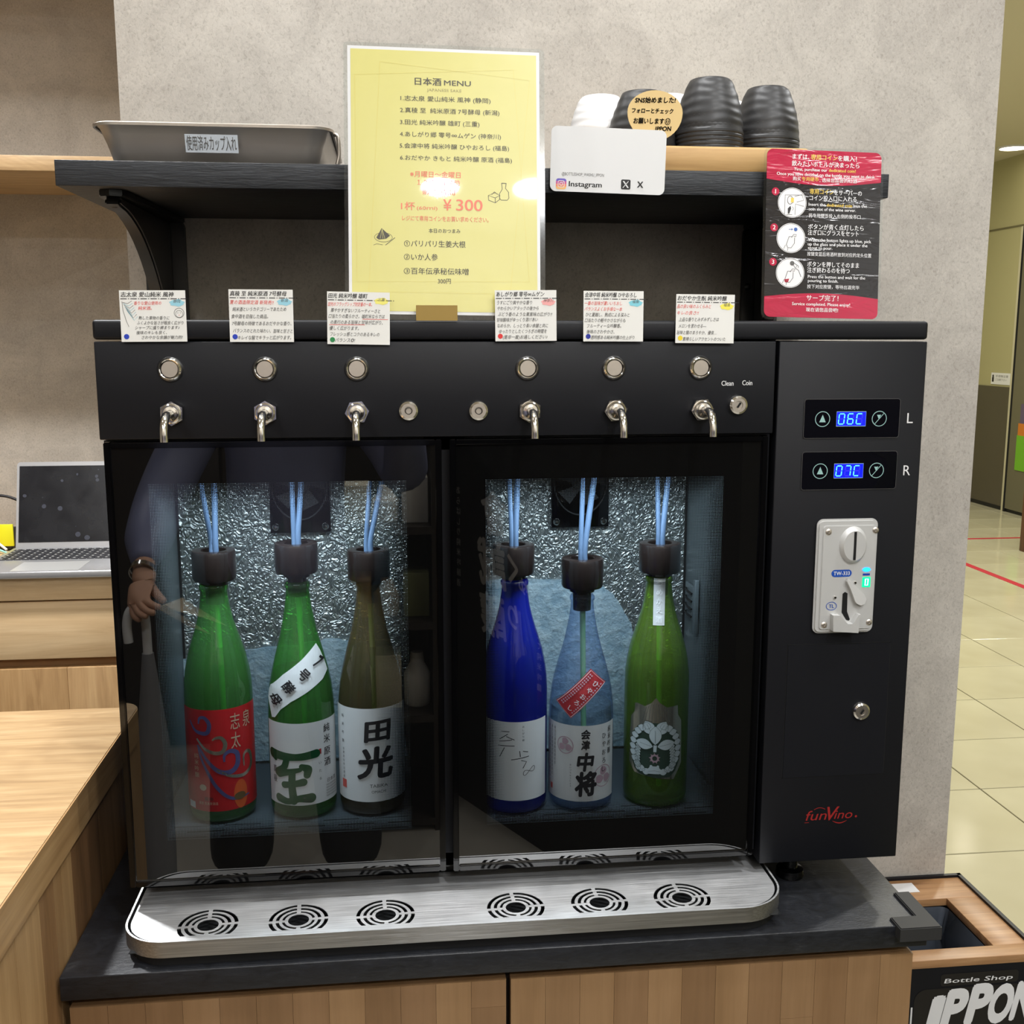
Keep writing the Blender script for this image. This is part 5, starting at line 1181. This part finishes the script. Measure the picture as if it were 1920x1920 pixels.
for z in (.642, .922, .362):
    for x in (-.115, -.03, .055):
        k += 1; h = random.uniform(.10, .18)
        if (k + int(z * 10)) % 2:
            tag(box('gift_box', x - .038, x + .038, -2.03, -1.93, z + .0002, z + h, M_bx[k % 4], None, .002), '%s gift box on the %s rack board, mirrored in the left door' % (('cream', 'brown', 'white', 'olive')[k % 4], {.642: 'middle', .922: 'top', .362: 'lower'}[z] + (' left', '', ' right')[(k - 1) % 3]), 'box', 'gift boxes on the rack')
        else:
            o = lathe('straw_jar', [(0, 0), (.036, 0), (.040, .01), (.040, h * .6), (.022, h * .8), (.018, h), (0, h)], M_bx[1 + k % 2], None, (x, -1.97, z + .0002), seg=20)
            tag(o, 'straw-coloured jar on the %s rack board, mirrored in the left door' % ({.642: 'middle', .922: 'top', .362: 'lower'}[z] + (' left', '', ' right')[(k - 1) % 3]), 'jar', 'jars on the rack')

# ------------------------------------------------------------------ the visitor who takes the picture (seen in the left door)
M_skin = mat('skin', (196, 150, 122), .55); M_blouse = mat('navy_blouse', (116, 120, 150), .5); M_trous = mat('black_trousers', (20, 20, 24), .75); M_hair = mat('black_hair', (22, 18, 18), .45); M_shoe = mat('black_shoe', (18, 16, 16), .4)
def skin(name, V, Ed, m, parent=None, sub=2, root=0):
    me = bpy.data.meshes.new(name); me.from_pydata([v[0] for v in V], Ed, [])
    o = bpy.data.objects.new(name, me); COL.objects.link(o)
    md = o.modifiers.new('s', 'SKIN'); md.use_smooth_shade = True
    sv = me.skin_vertices[0].data
    for i, v in enumerate(V):
        r = v[1]; sv[i].radius = r if isinstance(r, tuple) else (r, r); sv[i].use_root = (i == root)
    s2 = o.modifiers.new('u', 'SUBSURF'); s2.levels = sub; s2.render_levels = sub
    nm = bpy.data.meshes.new_from_object(o.evaluated_get(bpy.context.evaluated_depsgraph_get())); bpy.data.objects.remove(o)
    nm.materials.clear(); nm.materials.append(m)
    for p in nm.polygons: p.use_smooth = True
    return place(name, nm, parent)
PX = -.27
H = thing('person', 'person in a navy blouse and black trousers photographing the dispenser, mirrored in the left door', 'person', (PX, -1.52, 0))
V = []; Ed = []
def nv(p, r, to=None):
    V.append((p, r)); i = len(V) - 1
    if to is not None: Ed.append((to, i))
    return i
pel = nv((PX, -1.50, .90), (.115, .080)); wa = nv((PX, -1.49, 1.04), (.100, .072), pel); ch = nv((PX + .01, -1.47, 1.20), (.135, .095), wa); sh = nv((PX + .01, -1.47, 1.31), (.12, .075), ch)
ne = nv((PX + .01, -1.455, 1.385), (.045, .045), sh); ne2 = nv((PX + .01, -1.440, 1.43), (.043, .045), ne); h1 = nv((PX + .01, -1.405, 1.475), (.052, .060), ne2); h2 = nv((PX + .01, -1.425, 1.53), (.074, .088), h1); h3 = nv((PX + .01, -1.435, 1.595), (.076, .090), h2)
# her left arm (mirrored at the left) reaching down with cards
a1 = nv((PX - .15, -1.46, 1.315), .052, sh); a2 = nv((PX - .235, -1.42, 1.16), .042, a1); a3 = nv((PX - .262, -1.34, 1.065), .038, a2); a4 = nv((PX - .266, -1.18, .985), .026, a3); wr_ = nv((-.533, -1.125, .955), (.024, .018), a4); pm_ = nv((-.528, -1.10, .925), (.033, .017), wr_)
FING = [(( -.548, -1.088, .905), (-.540, -1.072, .885), (-.525, -1.062, .878)), ((-.540, -1.078, .905), (-.525, -1.060, .892), (-.508, -1.052, .888)), ((-.528, -1.072, .908), (-.508, -1.056, .898), (-.492, -1.050, .896)), ((-.515, -1.074, .915), (-.496, -1.062, .908), (-.482, -1.056, .906))]
for f in FING:
    q = pm_
    for j, p in enumerate(f): q = nv(p, .0088 - .001 * j, q)
q = wr_
for j, p in enumerate(((-.510, -1.118, .930), (-.492, -1.095, .918), (-.478, -1.072, .914))): q = nv(p, .0105 - .0012 * j, q)
# her right arm lifted to the camera
b1 = nv((PX + .17, -1.46, 1.315), .052, sh); b2 = nv((PX + .262, -1.44, 1.18), .042, b1); b3 = nv((PX + .290, -1.40, 1.115), .038, b2); b4 = nv((PX + .288, -1.25, 1.28), .027, b3); w2 = nv((.016, -1.205, 1.345), (.024, .018), b4); p2 = nv((.016, -1.19, 1.385), (.032, .018), w2)
for dx in (-.022, -.007, .008, .022):
    q = p2
    for j, p in enumerate(((.016 + dx, -1.186, 1.415), (.016 + dx * .9, -1.172, 1.432), (.016 + dx * .8, -1.161, 1.428))): q = nv(p, .0088 - .001 * j, q)
q = w2
for j, p in enumerate(((.044, -1.19, 1.372), (.056, -1.176, 1.392), (.058, -1.162, 1.408))): q = nv(p, .0105 - .0012 * j, q)
for sx in (-1, 1):
    l = nv((PX + sx * .085, -1.50, .82), .085, pel); l = nv((PX + sx * .115, -1.49, .48), .056, l); l = nv((PX + sx * .130, -1.51, .27), .050, l); l = nv((PX + sx * .135, -1.52, .085), .034, l); l = nv((PX + sx * .138, -1.49, .045), (.036, .030), l); nv((PX + sx * .142, -1.40, .032), (.036, .022), l)
body = skin('body', V, Ed, M_skin, H)
# face
M_eye = mat('eye_white', (226, 222, 216), .3); M_iris = mat('iris_brown', (40, 26, 20), .2); M_lip = mat('lips', (170, 92, 84), .5)
for sx in (-1, 1):
    lathe('eye', [(0, .008), (.006, .006), (.0105, 0)], M_eye, body, (PX + .01 + sx * .029, -1.345, 1.535), 'Y', 16) if False else lathe('eye', [(0, .008), (.006, .006), (.0105, 0)], M_eye, body, (PX + .01 + sx * .029, -1.345, 1.535), 'Y', 16)
for o in [c for c in body.children]:
    for q in o.data.vertices: q.co.y = -2 * 1.345 - q.co.y       # face looks towards +Y
for sx in (-1, 1): lathe('iris', [(0, -.0088), (.0045, -.0070), (.005, -.004)], M_iris, body, (PX + .01 + sx * .029, -1.345, 1.535), 'Y', 12)
skin('nose', [((PX + .01, -1.352, 1.528), .007), ((PX + .01, -1.335, 1.502), .011), ((PX + .01, -1.345, 1.494), .010)], [(0, 1), (1, 2)], M_skin, body, 1)
skin('lips', [((PX - .012, -1.352, 1.470), .004), ((PX + .01, -1.344, 1.470), .0065), ((PX + .032, -1.352, 1.470), .004)], [(0, 1), (1, 2)], M_lip, body, 1, 1)
for sx in (-1, 1): skin('ear', [((PX + .01 + sx * .076, -1.435, 1.545), .010), ((PX + .01 + sx * .078, -1.435, 1.515), .008)], [(0, 1)], M_skin, body, 1)
bm = bmesh.new(); bmesh.ops.create_icosphere(bm, subdivisions=4, radius=1)
for v in bm.verts: v.co = Vector((v.co.x * .092, v.co.y * .108 - 1.447, v.co.z * .112 + 1.560)) + Vector((PX + .01, 0, 0))
kill = [v for v in bm.verts if v.co.y > -1.425 + .5 * max(0, 1.60 - v.co.z) * -1 and v.co.z < 1.592 + .25 * abs(v.co.x - PX - .01)]
bmesh.ops.delete(bm, geom=kill, context='VERTS')
bmesh.ops.solidify(bm, geom=bm.faces[:], thickness=.008)
for v in bm.verts:
    if v.co.z < 1.56: v.co.z -= (1.56 - v.co.z) * .8
bmobj('hair', bm, M_hair, H, True)
# blouse
V = []; Ed = []
p = nv((PX, -1.50, .78), (.180, .135)); w_ = nv((PX, -1.49, 1.02), (.150, .110), p); c = nv((PX + .01, -1.47, 1.19), (.155, .112), w_); s = nv((PX + .01, -1.47, 1.31), (.135, .088), c); nv((PX + .01, -1.460, 1.365), (.060, .058), s)
q = s
for pt, r in (((PX - .15, -1.46, 1.315), .068), ((PX - .240, -1.42, 1.16), .066), ((PX - .270, -1.34, 1.065), .064), ((PX - .270, -1.225, 1.010), .056), ((PX - .266, -1.180, .988), .034), ((-.535, -1.155, .974), .031)): q = nv(pt, r, q)
q = s
for pt, r in (((PX + .17, -1.46, 1.315), .068), ((PX + .268, -1.44, 1.18), .062), ((PX + .296, -1.395, 1.115), .060), ((PX + .292, -1.29, 1.235), .048), ((.018, -1.235, 1.31), .034), ((.017, -1.222, 1.325), .031)): q = nv(pt, r, q)
skin('blouse', V, Ed, M_blouse, H)
V = []; Ed = []
p = nv((PX, -1.50, 1.0), (.120, .090)); p1_ = nv((PX, -1.50, .84), (.170, .120), p)
for sx in (-1, 1):
    q = p1_
    for pt, r in (((PX + sx * .100, -1.50, .74), .105), ((PX + sx * .122, -1.49, .46), .090), ((PX + sx * .138, -1.50, .20), .088), ((PX + sx * .142, -1.50, .08), .088)): q = nv(pt, r, q)
skin('trousers', V, Ed, M_trous, H)
for sx in (-1, 1): skin('shoe', [((PX + sx * .136, -1.53, .036), (.040, .034)), ((PX + sx * .140, -1.45, .034), (.043, .032)), ((PX + sx * .143, -1.37, .028), (.034, .024))], [(0, 1), (1, 2)], M_shoe, H)
wt = lathe('wristwatch', [(.0262, -.007), (.0285, -.006), (.0285, .006), (.0262, .007)], M_chrome, H, (0, 0, 0), 'Z', 24)
Mw = Matrix.Translation((-.5335, -1.140, .964)) @ Matrix.Rotation(math.radians(62), 4, 'X')
for q in wt.data.vertices: q.co = Mw @ q.co
# phone at the camera point (just behind the lens)
PHN = thing('phone', 'black phone held up at the point the picture is taken from', 'phone', (.016, -1.152, 1.36))
box('phone_body', -.020, .052, -1.1560, -1.1480, 1.335, 1.480, M_gloss, PHN, .003)
lathe('phone_lens', [(0, -.0020), (.006, -.0020), (.0068, -.0010), (.0070, 0)], M_dark, PHN, (-.004, -1.1480, 1.466), 'Y', 20)
# two slips in her left hand, umbrella hung by its white crook
M_slip = mat('beige_slip', (214, 196, 164), .6)
for i, (dx, dy, dz) in enumerate(((0, 0, 0), (.030, -.015, .012))):
    vs = [(-.497 + dx * .3, -1.066, .905), (-.470 + dx, -1.048 + dy, .912 + dz), (-.375 + dx, -1.0 + dy, .862 + dz), (-.425 + dx, -1.030 + dy, .873 + dz)]
    off = Vector((0, .0006, .0008)); V8 = [Vector(v) for v in vs] + [Vector(v) + off for v in vs]
    tag(obj('paper_slip', V8, [(0, 1, 2, 3), (7, 6, 5, 4), (0, 4, 5, 1), (1, 5, 6, 2), (2, 6, 7, 3), (3, 7, 4, 0)], M_slip), ('beige paper slip pinched in the mirrored hand, the nearer one', 'beige paper slip pinched in the mirrored hand, fanned out behind the other')[i], 'paper')
UB = thing('umbrella', 'folded grey umbrella with a white crook handle under the mirrored hand', 'umbrella', (-.525, -1.10, 0))
tube('handle', [(-.5575, -1.085, .826), (-.5590, -1.085, .862), (-.5530, -1.085, .890), (-.5400, -1.086, .902), (-.5270, -1.088, .893), (-.5220, -1.09, .868), (-.5215, -1.092, .80)], .0095, M_white, UB, 14, spline=5)
tube('folded_canopy', [(-.5215, -1.092, .80), (-.5210, -1.095, .60), (-.5205, -1.10, .35), (-.520, -1.105, .12), (-.520, -1.105, .05)], [.012, .034, .034, .026, .018, .008][:5], mat('umbrella_grey', (120, 120, 122), .7), UB, 12)
tube('tip', [(-.520, -1.105, .05), (-.520, -1.105, .0025)], .004, M_chrome, UB, 8)
